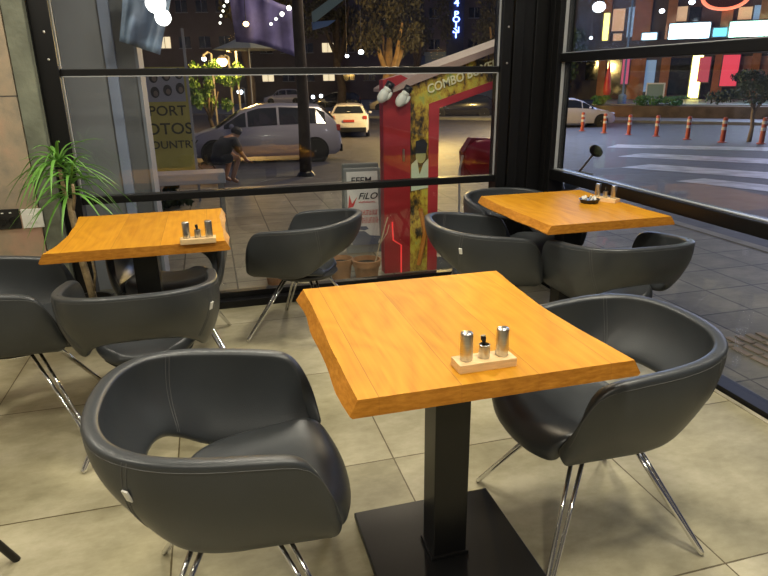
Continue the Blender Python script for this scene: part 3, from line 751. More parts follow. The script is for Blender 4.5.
cn = [((0, 0, .50), .19), ((0, .10, .66), .19), ((0, .26, .80), .185), ((-.19, .26, .80), .10), ((-.22, .38, .58), .07), ((.19, .26, .80), .10), ((.22, .38, .58), .07), ((-.10, .02, .48), .115), ((-.14, .25, .50), .09), ((.10, .02, .48), .115), ((.14, .25, .50), .09)]
skin('clothing', (cn, [(0, 1), (1, 2), (2, 3), (3, 4), (2, 5), (5, 6), (0, 7), (7, 8), (0, 9), (9, 10)]), M_dark, t)
b = MB(); b.ball((0, .45, .955), .098, 14, (1, 1.05, .9)); b.done('hair', M_ink, t, True)
for s_ in (-1, 1):
    b = MB()
    for k in range(5):
        b.tube([(s_*.15+(-.02+.01*k), .58, .40), (s_*.15+(-.025+.0125*k), .63, .385), (s_*.15+(-.025+.0125*k), .65, .36)], [.009, .008, .006], 6)
    b.done('fingers', M_skin, t, True)
bp_ = atg(190, 184)
t = thing('bicycle', 'small dark bicycle with curved handlebar behind the white bench', 'bicycle', bp_, R(4)); t.scale = (.62, .62, .62)
for n_, x_ in (('wheel', -.5), ('wheel', .5)):
    b = MB(); b.tube([(x_+.31*math.cos(a*PI/14), 0, .33+.31*math.sin(a*PI/14)) for a in range(28)], .018, 6, closed=True)
    for a in range(12): b.tube([(x_, 0, .33), (x_+.31*math.cos(a*PI/6), 0, .33+.31*math.sin(a*PI/6))], .0025, 4)
    b.done(n_, M_tyre, t, True)
b = MB()
for a_, c_ in (((-.5, 0, .33), (-.38, 0, .85)), ((-.40, 0, .75), (.15, 0, .72)), ((-.40, 0, .68), (0, 0, .30)), ((0, 0, .30), (.18, 0, .82)), ((0, 0, .30), (.5, 0, .33)), ((.5, 0, .33), (.15, 0, .72))): b.tube([a_, c_], .016, 8)
b.done('frame', M_blackmetal, t)
b = MB(); b.tube([(-.25, -.28, .93), (-.40, -.2, .95), (-.38, 0, .92), (-.40, .2, .95), (-.25, .28, .93)], .013, 8); b.tube([(-.38, 0, .84), (-.38, 0, .93)], .014, 8); b.done('handlebar', M_steel, t)
b = MB(); b.ball((.19, 0, .86), .09, 12, (1.4, .7, .35)); b.done('saddle', M_blackpl, t, True)

# ------------------------------------------------------------------ cars
def car(lab, loc, heading, paint, L=4.0, Wd=1.7, H=1.48, rear=False, plate=None, sedan=False, grp='parked cars'):
    """local: front towards +x"""
    t = thing('car', lab, 'car', loc, heading, grp)
    h = L/2
    # stations: x, belt z, roof z, half width factor
    st = [(-h, .62, .62, .80), (-h+.06, .86, .86, .90), (-h+.18, .95, 1.12, .96), (-h+.55, .97, H-.05, 1), (-.5, .95, H, 1), (.1, .93, H-.02, 1), (.55, .91, H-.16, 1), (.95, .90, 1.08, 1), (1.18, .90, .93, 1), (h-.45, .80, .82, .98), (h-.15, .68, .70, .90), (h-.02, .52, .52, .80)]
    if sedan: st[1:4] = [(-h+.06, .88, .88, .9), (-h+.45, .95, .97, .96), (-h+1.1, .97, H-.06, 1)]
    rows = []
    hwf = Wd/2
    def sect(x, bz, rz, w):
        cab = max(0, (rz-bz)); wr = hwf*w-(.05+.28*min(1, cab/.5))*(1 if cab > .03 else .4)
        zb_ = .20 if abs(x) < h-.1 else .28
        half = [(hwf*w*.92, zb_), (hwf*w, .35), (hwf*w*1.0, .6 if bz > .62 else (zb_+bz)/2), (hwf*w*.975, bz), (wr+.02, max(bz+.001, rz-.05)), (wr*.6, rz+.0), (0, rz+.015)]
        return [(x, y, z) for y, z in half]+[(x, -y, z) for y, z in half[-2::-1]]
    for s_ in st: rows.append(sect(*s_))
    b = MB(); V = b.grid(rows); b.b.faces.new(V[0]); b.b.faces.new(V[-1][::-1]); b.b.normal_update()
    b.done('body', paint, t, True, auto=32)
    # side glass
    def interp(x):
        for a_, c_ in zip(st, st[1:]):
            if a_[0] <= x <= c_[0]:
                f = (x-a_[0])/(c_[0]-a_[0]); return [a_[i]+(c_[i]-a_[i])*f for i in range(4)]
        return st[-1]
    def gpt(x, v, sg):
        x_, bz, rz, w = interp(x); cab = rz-bz; wr = hwf*w-(.05+.28*min(1, cab/.5)); p0 = Vector((x, hwf*w*.975, bz)); p1 = Vector((x, wr+.02, max(bz, rz-.05)))
        p = p0.lerp(p1, v)+Vector((0, .012, .006)); return (p.x, p.y*sg, p.z)
    r0_ = -h+(.42 if not sedan else .85)
    for sg in (1, -1):
        for xa, xb in ((r0_, -.42), (-.36, .38), (.43, .98)):
            xs = [xa+(xb-xa)*k/5 for k in range(6)]
            b = MB(); b.grid([[gpt(x, .08, sg) for x in xs], [gpt(x, .92, sg) for x in xs]]); b.done('side_window', M_carglass, t)
    def panel(name, xa, za, ya, xb, zb2, yb, off, m):
        b = MB(); b.grid([[(xa+off, -ya, za), (xa+off, ya, za)], [(xb+off, -yb, zb2), (xb+off, yb, zb2)]]); b.done(name, m, t, False, .004)
    panel('windscreen', 1.16, .95, hwf*.80, .60, H-.19, hwf*.62, .035, M_carglass)
    if not sedan: panel('rear_window', -h+.165, 1.08, hwf*.74, -h+.48, H-.10, hwf*.58, -.04, M_carglass)
    else: panel('rear_window', -h+.55, 1.02, hwf*.74, -h+1.02, H-.12, hwf*.58, -.05, M_carglass)
    for sx_ in (-h+.72, h-.78):
        for sg in (1, -1):
            b = MB(); T_ = Matrix.Translation((sx_, sg*(hwf-.005), .31)) @ Matrix.Rotation(R(90)*(-sg), 4, 'X')
            b.lathe([(.36, -.06), (.36, .006), (.30, .006)], n=24, m=T_); b.done('wheel_arch', M_blackpl, t)
            w_ = thing('x', '', '', (0, 0, 0)) if 0 else None
            b = MB(); b.lathe([(.20, -.15), (.30, -.15), (.315, -.12), (.315, .0), (.295, .02), (.20, .022)], n=24, m=T_); wo = b.done('wheel', M_tyre, t, True, auto=40)
            b = MB(); b.lathe([(.19, .0), (.195, .022), (.17, .018)], n=20, m=T_, cap=False)
            for k in range(7):
                a_ = k*2*PI/7; b.box((0, 0, 0), (.17, .045, .012), m=T_ @ Matrix.Rotation(a_, 4, 'Z') @ Matrix.Translation((.09, 0, .012)))
            b.lathe([(.035, .01), (.035, .022)], n=12, m=T_); ro = b.done('rim', M_steel, wo)
    M_head = mat('headlamp_glass', (.55, .58, .62), .1, .3); M_tail = mat('tail_lamp', (.45, .06, .05), .2)
    for sg in (1, -1):
        b = MB(); b.ball((h-.22, sg*hwf*.74, .66), .17, 12, (1.1, .62, .5)); b.done('headlight', M_head, t, True)
        b = MB(); b.box((-h+.10, sg*hwf*.80, .88), (.14, .20, .16), bev=.03); b.done('tail_light', M_tail, t)
        b = MB(); b.ball((.78, sg*(hwf+.07), .98), .09, 10, (.7, 1, .7)); b.done('wing_mirror', paint, t, True)
    b = MB(); b.box((h-.02, 0, .36), (.06, Wd*.55, .14), bev=.02); b.done('grille', M_blackpl, t)
    b = MB(); b.box((-h+.02, 0, .36), (.08, Wd*.86, .20), bev=.03); b.done('rear_bumper', M_blackpl, t)
    b = MB(); b.box((-h+.01, 0, .74) if plate else (-h+.0, 0, .60), (.06, .50, .11), bev=.005); b.done('number_plate', mat('red_plate', (.50, .06, .05), .4) if plate else M_white, t)
    return t
pL = atg(268, 163); car('silver-white hatchback parked sideways across the back window view', (pL.x, pL.y+.8, gz(pL.x, pL.y+.8)), R(180-4), M_paints, 4.05, 1.7, 1.50)
pW = atg(347, 138); car('white hatchback seen from behind with a red number plate', (pW.x+.6, pW.y+2.0, gz(pW.x, pW.y)), R(90-14), M_paintw, 4.1, 1.82, 1.46, plate=True)
pY = atg(383, 112); car('small car behind the white hatchback, yellow in the street lamp light', (pY.x+1, pY.y+1, gz(pY.x, pY.y)), R(170), M_paintlit, 3.7, 1.6, 1.45)
pD = atg(355, 110); car('dark car parked under the trees beyond the white hatchback', (pD.x-1, pD.y+3, gz(pD.x, pD.y)), R(172), M_paintb, 4.3, 1.75, 1.45)
pR = atg(588, 127.5); car('white sedan parked at the far kerb in the right window', (pR.x-.4, pR.y+1.2, gz(pR.x, pR.y)), R(-16), M_paintw, 4.4, 1.75, 1.46, sedan=False)
pK = atg(467, 118); car('black car seen through the opening of the boxing machine', (pK.x-.3, pK.y+.5, gz(pK.x, pK.y)), R(164), M_paintb, 4.4, 1.78, 1.45)
pO = atg(283, 104); car('pale van-like car far behind the silver hatchback', (pO.x, pO.y, gz(pO.x, pO.y)), R(175), M_paintw, 4.2, 1.7, 1.6)

# motorcycle at the right window, mostly below the sill
pm = Vector((3.0, 4.55, -.04)); mt = thing('motorcycle', 'dark motorcycle whose round mirror shows above the right window sill', 'motorcycle', pm, 0)
mm = at(594, 150, 1, 5.9)
def ml(v): return (Vector(v)-pm)
mp_ = ml(at(596, 151, 0, 3.0)); m0 = ml(at(579, 172, 0, 3.0)); m1 = ml(at(572, 178, 0, 3.02))
b = MB(); b.tube([m0, m0.lerp(mp_, .5)+Vector((.0, 0, .0)), mp_], .009, 8); b.done('mirror_stalk', M_steel, mt)
b = MB(); b.ball((0, 0, 0), .06, 16, (.28, 1, .75)); o = b.done('mirror', M_blackpl, mt, True); o.location = mp_; o.rotation_euler = (R(30), 0, R(35))
b = MB(); b.ball(m1+Vector((0, .1, -.06)), .12, 14, (1.2, 1, .6)); b.done('headlight', mat('dark_blue_fairing', (.03, .045, .08), .2, coat=.5), mt, True)
b = MB(); b.tube([m0+Vector((.1, -.05, -.02)), m0, m0+Vector((-.3, .1, -.01))], .012, 8); b.done('handlebar', M_steel, mt)
b = MB(); c0 = Vector((m0.x-.14, m0.y+.1, 0)); b.tube([(c0.x, c0.y, m0.z), c0+Vector((0, -.2, .28))], .03, 8)
b.tube([c0+Vector((0, .1, .34)), c0+Vector((0, .95, .30))], .09, 8); b.tube([c0+Vector((0, .1, m0.z-.12)), c0+Vector((0, .5, m0.z-.16)), c0+Vector((0, 1.0, m0.z-.18))], [.07, .11, .06], 10); b.done('frame', M_blackmetal, mt, True)
for yy in (-.2, 1.0):
    b = MB(); b.tube([c0+Vector((0, yy+.24*math.cos(a*PI/12), .28+.24*math.sin(a*PI/12))) for a in range(24)], .04, 8, closed=True); b.done('wheel', M_tyre, mt, True)

# ------------------------------------------------------------------ trees and background
def tree_at(px_, py_, s, r, h, th, tr, lab, m, n=1200, ls=.25, seed=1, tm=None, sp=.42):
    d = rt*(px_-384) - up*(py_-288) + fwd*FPX; hd = Vector((d.x, d.y, 0)).normalized()
    k = s/(hd.x*math.sin(YAW)+hd.y*math.cos(YAW)); p = hd*k
    return blob_plant('tree', lab, (p.x, p.y, gz(p.x, p.y)), r, h, n, m, 'tree', 'street trees', ls, (th, tr), tm, seed, sp)
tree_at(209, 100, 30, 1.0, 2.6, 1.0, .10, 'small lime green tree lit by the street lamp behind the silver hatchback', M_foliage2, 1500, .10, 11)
tree_at(250, 100, 44, 3, 5, 5.5, .30, 'street tree with bare trunk behind the orange street lamp', M_foliage, 2600, .17, 12)
tree_at(340, 100, 52, 3.6, 8, 4.5, .35, 'dense olive tree above the white hatchback', M_foliage, 4500, .17, 13)
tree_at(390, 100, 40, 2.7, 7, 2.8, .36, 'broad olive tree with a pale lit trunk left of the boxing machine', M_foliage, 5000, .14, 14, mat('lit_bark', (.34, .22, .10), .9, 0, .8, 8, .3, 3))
tree_at(417, 100, 58, 1.7, 9, 3.5, .3, 'dark tree left of the blue neon sign', M_foliage, 2600, .17, 15)
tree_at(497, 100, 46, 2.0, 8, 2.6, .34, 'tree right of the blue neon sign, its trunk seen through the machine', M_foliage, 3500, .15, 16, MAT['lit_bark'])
tree_at(756, 100, 23, 1.15, 1.35, 1.25, .07, 'small round-crowned tree in the raised bed at the right edge', mat('teal_foliage', (.035, .075, .05), .6, 0, 0, 60, .5, 2), 4500, .05, 17, mat('pale_bark', (.28, .22, .17), .9), .30)
tree_at(560, 90, 48, 3, 5, 1.4, .25, 'leafy tree beyond the white sedan beside the corner post', mat('teal_foliage2', (.04, .085, .05), .6, 0, 0, 60, .5, 2), 1600, .2, 18)

M_bld = mat('dark_building', (.15, .11, .10), .8, 0, 0, 60, .25, .4); M_bld2 = mat('brown_facade', (.16, .085, .06), .7, 0, 0, 60, .3, .5)
M_lit = emit('lit_window', (1, .80, .50), 1.0); M_litb = emit('lit_window_cool', (.45, .65, 1), 1.6)
def building(lab, px0, px1, s, H, m, rows_, cols, lit=.3, seed=1, depth=8, z0=1.2, lm=None, wh=1.1):
    rnd = random.Random(seed)
    a_, c_ = [Vector(((rt*(p-384)-up*(80-288)+fwd*FPX).x, (rt*(p-384)-up*(80-288)+fwd*FPX).y, 0)) for p in (px0, px1)]
    a_, c_ = [v*(s/(v.x*math.sin(YAW)+v.y*math.cos(YAW))) for v in (a_, c_)]
    d = c_-a_; Lw = d.length; rz = math.atan2(d.y, d.x); zb_ = gz(a_.x, a_.y)
    t = thing('building', lab, 'building', (a_.x, a_.y, zb_), rz, 'buildings across the street')
    b = MB(); b.box((Lw/2, depth/2, H/2), (Lw, depth, H)); b.box((Lw/2, -.1, H+.1), (Lw+.3, .6, .3)); b.done('wall', m, t)
    for i in range(rows_):
        for j in range(cols):
            w = Lw/cols; hz = (H-z0)/rows_
            b = MB(); b.box((w*(j+.5), -.03, z0+hz*(i+.5)), (w*.55, .08, min(wh, hz*.6))); f = b.done('window', (lm or M_lit) if rnd.random() < lit else M_carglass, t)
            b = MB(); b.box((w*(j+.5), -.06, z0+hz*(i+.5)-min(wh, hz*.6)/2-.05), (w*.62, .2, .08)); b.box((w*(j+.5), -.08, z0+hz*(i+.5)), (.06, .06, min(wh, hz*.6))); b.done('window_sill', M_grey, f)
    return t
building('dark building with few lit windows behind the hanging banners', 140, 238, 70, 22, M_bld, 6, 5, .15, 3)
building('dark building behind the street trees in the middle', 238, 420, 85, 22, M_bld, 6, 9, .12, 4)
building('low blue-lit building beneath the blue vertical neon sign', 425, 512, 62, 4.6, mat('blue_facade', (.14, .20, .30), .6), 1, 6, .8, 5, lm=M_litb, wh=1.8)
building('dark tall block behind the low blue-lit building', 424, 540, 80, 22, M_bld, 6, 6, .1, 6)
# vertical blue neon sign
q = at(456, 40, 1, 57); t = thing('neon_sign', 'vertical blue neon sign spelling point above the low building', 'neon sign', (q.x, 57, gz(q.x, 57)))
zz = [at(456, y_, 1, 57).z-gz(q.x, 57) for y_ in (38, 0)]
b = MB(); b.box((0, .25, zz[0]/2+3.5), (1.6, .25, zz[0]+9)); b.done('panel', mat('navy_panel', (.02, .025, .07), .6), t)
M_neon = emit('blue_neon', (.22, .35, 1), 7)
for k, ch in enumerate('POINT'): text('lettering', ch, M_neon, .72, (0, .05, at(456, 17+k*5.2, 1, 57).z-gz(q.x, 57)), (R(90), 0, R(-17)), t, .05, 'CENTER', 0, 1.2)
text('lettering', '4', M_neon, .9, (0, .05, at(456, 6, 1, 57).z-gz(q.x, 57)), (R(90), 0, R(-17)), t, .05, 'CENTER')

# hanging banners, umbrella, lamps, string lights outside the back window
def cloth(lab, corners, m, name='banner', amp=.03, grp=None, sag=0):
    A, B_, C_, D_ = [Vector(c) for c in corners]; n = 14; rows = []
    for i in range(9):
        v = i/8; rows.append([])
        for j in range(n+1):
            u = j/n; p = A.lerp(B_, u).lerp(D_.lerp(C_, u), v); p.y += amp*math.sin(u*9+v*3)+amp*.5*math.sin(u*21); p.z -= sag*math.sin(PI*u)*v; rows[-1].append(p)
    b = MB(); b.grid(rows); o = b.done(name, m, None, True, .004); return tag(o, lab, 'banner', grp)
M_ban1 = mat('blue_white_print', (.32, .42, .62), .5, 0, 0, 60, .75, 2.5); M_ban2 = mat('violet_print', (.17, .15, .36), .6, 0, 0, 60, .6, 1.6)
k = lambda x, y, d: at(x, y, 1, d)
cloth('crumpled blue and white banner hanging above the left pane', [k(123, -12, 4.5), k(172, -8, 4.6), k(160, 55, 4.6), k(119, 41, 4.5)], M_ban1, amp=.03)
cloth('large violet banner with faded picture slung across the street', [k(228, -14, 15), k(300, 10, 15), k(304, 62, 15), k(236, 42, 15)], M_ban2, amp=.12, sag=-.1)
b = MB(); b.prism([k(312, 12, 9), k(342, -10, 9), k(346, -2, 9), k(313, 24, 9)], (0, .05, 0)); tag(b.done('awning_flap', mat('mint_cloth', (.30, .42, .38), .6)), 'pale mint cloth strip slanting beside the dark pole', 'awning')
b = MB(); b.prism([k(312, 22, 9), k(336, 20, 9), k(328, 26, 9), k(313, 30, 9)], (0, .05, 0)); tag(b.done('awning_flap', mat('blue_cloth', (.16, .28, .5), .6)), 'small blue cloth piece below the mint strip', 'awning')
for gx, gy, rr, yy, lab in ((155.5, 3, 8.5, 4.3, 'larger upper glowing white globe behind the blue and white banner'), (163, 17.5, 6.8, 4.3, 'smaller lower glowing white globe below the larger one')):
    c = k(gx, gy, yy); t = thing('glowing_globe', lab, 'lamp', c, 0, 'glowing globes'); s_ = rr/FPX*yy  # glowing white ball on a cord, set just outside the pane
    b = MB(); b.ball((0, 0, 0), s_, 20); b.done('globe', emit('globe_light', (1, .97, .92), 6), t, True)
    b = MB(); b.tube([(0, 0, s_), (0, 0, .9)], .004, 6); b.done('cord', M_blackpl, t)
pc = k(248, 44, 26); t = thing('parasol', 'pale grey-green open parasol beneath the violet banner', 'parasol', (pc.x, 26, gz(pc.x, 26)))
hz = pc.z-gz(pc.x, 26); b = MB(); b.lathe([(1.35, -.15), (.7, .1), (.2, .35), (.02, .42)], (0, 0, hz-.05), 8, cap=False); b.done('canopy', mat('parasol_cloth', (.45, .47, .38), .7), t, False, .01)
b = MB(); b.tube([(0, 0, 0), (0, 0, hz+.3)], .03, 8); b.done('pole', M_grey, t)
for r_ in range(8):
    a_ = r_*PI/4+.1; b = MB(); b.tube([(0, 0, hz-.15), (1.2*math.cos(a_), 1.2*math.sin(a_), hz-.17)], .012, 5); b.done('rib', M_grey, t)
# dark pole at x=305
q = atg(306, 176); q = Vector((q.x, q.y, q.z))
t = thing('utility_pole', 'dark slim trunk-like pole rising in front of the silver hatchback', 'pole', (q.x, q.y, q.z))
b = MB(); b.tube([(0, 0, -.05), (.02, 0, 1.5), (0, 0, 3), (.03, 0, 5)], [.13, .115, .11, .10], 12); b.done('shaft', M_darkbark, t, True)
b = MB(); b.lathe([(.18, 0), (.19, .02), (.15, .08), (.13, .1)], n=12); b.done('foot_collar', M_blackmetal, t)
def streetlamp(lab, px_, py_, s, rr, col, st, hang=False):
    if hang:
        q = at(px_, py_, 1, s); t = thing('hanging_lamp', lab, 'lamp', q, 0, 'hanging lamps')
        b = MB(); b.ball((0, 0, 0), rr/FPX*s, 14, (1, 1, .8)); b.done('lamp', emit('lamp_%s' % name_col(col), col, st), t, True)
        b = MB(); b.tube([(0, 0, rr/FPX*s*.7), (0, 0, 4.2+rr/FPX*s)], .008, 5); b.done('cord', M_blackpl, t); return
    q = at(px_, py_, 1, s); g = gz(q.x, s); t = thing('street_lamp', lab, 'street lamp', (q.x, s, g), 0, 'street lamps')
    h_ = q.z-g; b = MB(); b.tube([(.35, 0, 0), (.35, 0, h_+.25), (.2, 0, h_+.32), (0, 0, h_+.18)], .05, 8); b.done('pole', M_greydark, t)
    b = MB(); b.ball((0, 0, h_), rr/FPX*s, 14, (1, 1, .8)); b.done('lamp', emit('lamp_%s' % name_col(col), col, st), t, True)
    b = MB(); b.lathe([(rr/FPX*s*.9, .0), (rr/FPX*s*.5, .12), (.04, .16)], (0, 0, h_+rr/FPX*s*.6), 12); b.done('lamp_cap', M_greydark, t)
def name_col(c): return 'warm' if c[2] < .5 else 'cool'
for a_ in (('brightest orange street lamp behind the back window', 222, 62, 34, 5, (1, .62, .2), 14), ('orange street lamp glowing through the violet banner', 246, 24, 14.5, 2.6, (1, .5, .2), 12, True),
           ('small warm lamp above the orange street lamp', 228, 49.5, 32, 2.2, (1, .8, .4), 8), ('small white lamp left of the orange street lamp', 204, 59, 33, 2.2, (.8, .9, 1), 8),
           ('blue-white lamp low between the bare trunks', 240, 92, 50, 2.8, (.4, .55, 1), 10), ('white lamp hanging in the olive tree', 361, 52, 30, 2.6, (.9, .9, 1), 8, True), ('fainter white lamp left of the one in the olive tree', 347, 56, 31, 1.8, (.9, .9, 1), 6, True),
           ('blue-white lamp left of the corner post in front of dark trees', 302, 97, 45, 2.4, (.4, .55, 1), 9), ('bright round white globe lamp high in the right window', 599, 7, 24, 6.5, (.95, .95, 1), 9, True), ('tiny blue-white lamp by the corner post in the right window', 591, 38, 28, 1.7, (.5, .7, 1), 9, True),
           ('white lamp left of the large neon signs', 662, 11, 32, 2.8, (1, .95, .9), 8, True), ('warm lamp above the large neon signs', 692, 2, 34, 3.2, (1, .85, .5), 8, True)):
    streetlamp(*a_)
for n_, (pts_, lab) in enumerate((([(296, 2, 2.2), (289, 8, 2.2), (282, 14, 2), (276, 19, 1.3), (271, 24, 1.3)], 'bulb on the string light over the violet banner'), ([(227, 1, 1.6), (224, 6, 1), (223, 11, 1), (221, 16, 1), (220, 23, 1)], 'bulb on the short string light left of the violet banner'))):
    w = MB(); w.tube([k(x, y-1, 13.8) for x, y, r_ in pts_], .006, 5); tag(w.done('light_cable', M_blackpl), 'thin cable carrying the %s string of bulbs' % ('right' if n_ == 0 else 'left'), 'cable')
    for q_, (x, y, r_) in enumerate(pts_):
        b = MB(); b.ball(k(x, y, 13.8), r_/FPX*13.8, 10); tag(b.done('light_bulb', emit('bulb', (1, .97, .85), 6), None, True), ['topmost', 'second from top', 'middle', 'second from bottom', 'lowest'][q_]+' small white '+lab, 'light bulb', 'bulbs of the %s string' % ('right' if n_ == 0 else 'left'))
for x, y, n_ in ((313, 97, 0), (321, 96, 1)):
    c = k(x, y, 48); b = MB(); b.ball(c, 1.7/FPX*48, 10); tag(b.done('headlamp', emit('headlamp_cool', (.75, .85, 1), 8), None, True), ('left' if n_ == 0 else 'right')+' one of a pair of distant white headlamps', 'headlamp')

# ------------------------------------------------------------------ right window : street, planter bed, facade
def gline(px0, py0, px1, py1): return atg(px0, py0), atg(px1, py1)
# raised bed wall
a_, c_ = gline(570, 122, 900, 128); d = (c_-a_).normalized(); nrm = Vector((-d.y, d.x, 0))
def strip(name, a, c, w, z0, z1, m, off=0):
    b = MB(); A = a+nrm*off; C = c+nrm*off
    b.prism([(A.x, A.y, z0), (C.x, C.y, z0), (C.x+nrm.x*w, C.y+nrm.y*w, z0), (A.x+nrm.x*w, A.y+nrm.y*w, z0)], (0, 0, z1-z0)); return b.done(name, m)
g0 = -1.1
struct(strip('far_sidewalk', a_-d*40, c_+d*10, 30, g0, g0+.15, mat('far_paving', (.20, .21, .23), .6, 0, 0, 60, .2, 1)))
tag(strip('planter_wall', a_+d*.5, c_+d*10, 1.2, g0+.15, g0+.80, mat('brown_masonry', (.12, .09, .07), .8, 0, .5, 6, .35, 2), 3.0), 'long low brown masonry planter wall across the street', 'planter wall')
struct(strip('upper_terrace', a_+d*.5, c_+d*10, 24, g0+.15, g0+.86, mat('terrace_paving', (.30, .33, .36), .5, 0, 0, 60, .2, 1), 4.3))
# uneven pale bluish bands laid across the road
M_band = mat('pale_road_band', (.40, .40, .47), .5, 0, 0, 60, .5, 2.5)
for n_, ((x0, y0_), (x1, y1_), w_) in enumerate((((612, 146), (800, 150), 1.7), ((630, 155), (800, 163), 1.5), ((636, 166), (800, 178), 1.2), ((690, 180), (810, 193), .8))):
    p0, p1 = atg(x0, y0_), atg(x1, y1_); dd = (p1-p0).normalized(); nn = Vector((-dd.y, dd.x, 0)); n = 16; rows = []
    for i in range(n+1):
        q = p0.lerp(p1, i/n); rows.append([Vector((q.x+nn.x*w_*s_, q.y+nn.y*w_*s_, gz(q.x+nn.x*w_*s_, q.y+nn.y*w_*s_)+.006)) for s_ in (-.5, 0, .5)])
    b = MB(); b.grid(rows); struct(b.done('road_band', M_band))
# bollards
M_orange = mat('bollard_red', (.50, .10, .07), .5)
bol0 = None
for n_, (bx, by) in enumerate(((582, 131), (604, 133), (628.5, 135), (656, 136.5), (687, 139.5), (722, 142.5), (761, 144))):
    p = atg(bx, by)
    lab = '%s red and white bollard from the left in the right window' % ['first', 'second', 'third', 'fourth', 'fifth', 'sixth', 'seventh'][n_]
    if bol0 is None:
        t = thing('bollard', lab, 'bollard', p, 0, 'red and white bollards'); bol0 = t
        b = MB(); b.lathe([(.15, 0), (.15, .03), (.085, .05), (.08, .84), (.05, .88)], n=12); b.done('post', M_orange, t, True, auto=40)
        for z_ in (.44, .66):
            b = MB(); b.lathe([(.086, z_), (.0855, z_+.11)], n=12, cap=False); b.done('reflective_band', mat('band_white', (.75, .72, .78), .4), t)
    else:
        t = copy_tree(bol0); t.location = p; t['label'] = lab
# facade along the far terrace
fa = a_+nrm*13; F0 = fa-d*6; FL = (c_-a_).length+22
t = thing('building', 'long brown shopfront building with orange pillars and neon signs', 'building', (F0.x, F0.y, g0+.8), math.atan2(d.y, d.x), 'buildings across the street')
b = MB(); b.box((FL/2, 4, 6), (FL, 6, 12)); b.done('wall', mat('facade_wall', (.085, .075, .10), .7, 0, 0, 60, .4, .5), t)
def fu(px_, z=None):   # distance along facade for pixel column
    dd = rt*(px_-384)-up*(80-288)+fwd*FPX; dx, dy = dd.x, dd.y
    # solve k*dd = F0 + u*d
    det = dx*(-d.y)+d.x*dy; kk = (F0.x*(-d.y)+d.x*F0.y)/det; u = (dx*F0.y-dy*F0.x)/(-det) if 0 else ((dx*kk-F0.x)*d.x+(dy*kk-F0.y)*d.y); return u, kk*FPX
def fpt(px_, py_):
    u, kk = fu(px_); kk /= FPX; dd = rt*(px_-384)-up*(py_-288)+fwd*FPX
    # intersect exactly with the facade plane
    nrm3 = Vector((nrm.x, nrm.y, 0)); tt = nrm3.dot(F0)/nrm3.dot(dd); p = dd*tt; return (p-Vector((F0.x, F0.y, 0))).dot(d), p.z+CAMH-(g0+.8)
for n_, (px_, w_) in enumerate(((599, .55), (632, .9), (662, .6), (716, .7), (640, .3), (752, .5))):
    u, z = fpt(px_, 90)
    b = MB(); b.box((u, .75, 5), (w_, .5, 10)); b.done('pillar', mat('orange_pillar', (.42, .17, .09), .6, 0, 0, 60, .2, 2), t)
def fbox(name, x0, y0_, x1, y1_, m, dep=.2, off=.9):
    ua, za = fpt(x0, y0_); ub, zb_ = fpt(x1, y1_); b = MB(); b.box(((ua+ub)/2, off-dep/2, (za+zb_)/2), (abs(ub-ua), dep, abs(za-zb_)), bev=.0); return b.done(name, m, t)
def fthing(name, lab, cat, x0, y0_, x1, y1_, m, dep=.2, off=.3, grp=None, part='panel'):
    ua, za = fpt(x0, y0_); ub, zb_ = fpt(x1, y1_); w_, h_ = abs(ub-ua), abs(za-zb_)
    base_ = Vector((F0.x, F0.y, g0+.8))+d*((ua+ub)/2)+nrm*off+Vector((0, 0, min(za, zb_)))
    q = thing(name, lab, cat, base_, math.atan2(d.y, d.x), grp)
    b = MB(); b.box((0, 0, h_/2), (w_, dep, h_), bev=.03); b.done(part, m, q)
    b = MB(); b.box((0, dep/2+.03, h_/2), (w_+.15, .06, h_+.15)); b.done('casing', M_greydark, q); return q, w_, h_
fthing('neon_sign', 'white-blue glowing sign panel left of the green one in the right window', 'neon sign', 670, 24, 708, 41, emit('neon_white', (.55, .85, 1), 9), grp='glowing shop signs')
fthing('neon_sign', 'white-green glowing sign panel at the upper right edge', 'neon sign', 731, 22, 790, 38, emit('neon_green', (.50, 1, .78), 9), grp='glowing shop signs')
fthing('neon_sign', 'small pale blue glowing sign left of the large white sign', 'neon sign', 642, 33, 656, 40, emit('neon_pale', (.5, .8, 1), 2.5), grp='glowing shop signs')
fthing('neon_sign', 'small teal sign between the white and green glowing signs', 'neon sign', 714, 28, 726, 36, emit('neon_teal', (.15, .55, .75), 2), grp='glowing shop signs')
fthing('neon_tube', 'yellow vertical light strip down the shopfront below the white sign', 'light strip', 693.5, 55, 697.5, 98, emit('neon_yellow', (1, .85, .25), 7), dep=.1, part='tube')
fthing('neon_tube', 'yellow vertical light strip beside the round white globe lamp', 'light strip', 604, 13, 607, 40, emit('neon_yellow2', (1, .85, .2), 3), dep=.1, part='tube')
q, w_, h_ = fthing('shop_door', 'bright red door panel under the green glowing sign', 'door', 724, 55, 736, 86, emit('red_backlit', (.75, .06, .10), .9), part='door_leaf')
fthing('shop_door', 'reddish lit panel just left of the yellow strip', 'door', 700, 57, 708, 82, emit('red_backlit2', (.55, .08, .12), .6), part='door_leaf')
fthing('shop_door', 'pink-red narrow panel beside the blue flag pole', 'door', 623, 57, 627, 84, emit('pink_backlit', (.6, .10, .22), .6), part='door_leaf')
fbox('canopy', 585, 42, 800, 52, mat('dark_canopy', (.06, .06, .09), .6), 1.2, 1.3)
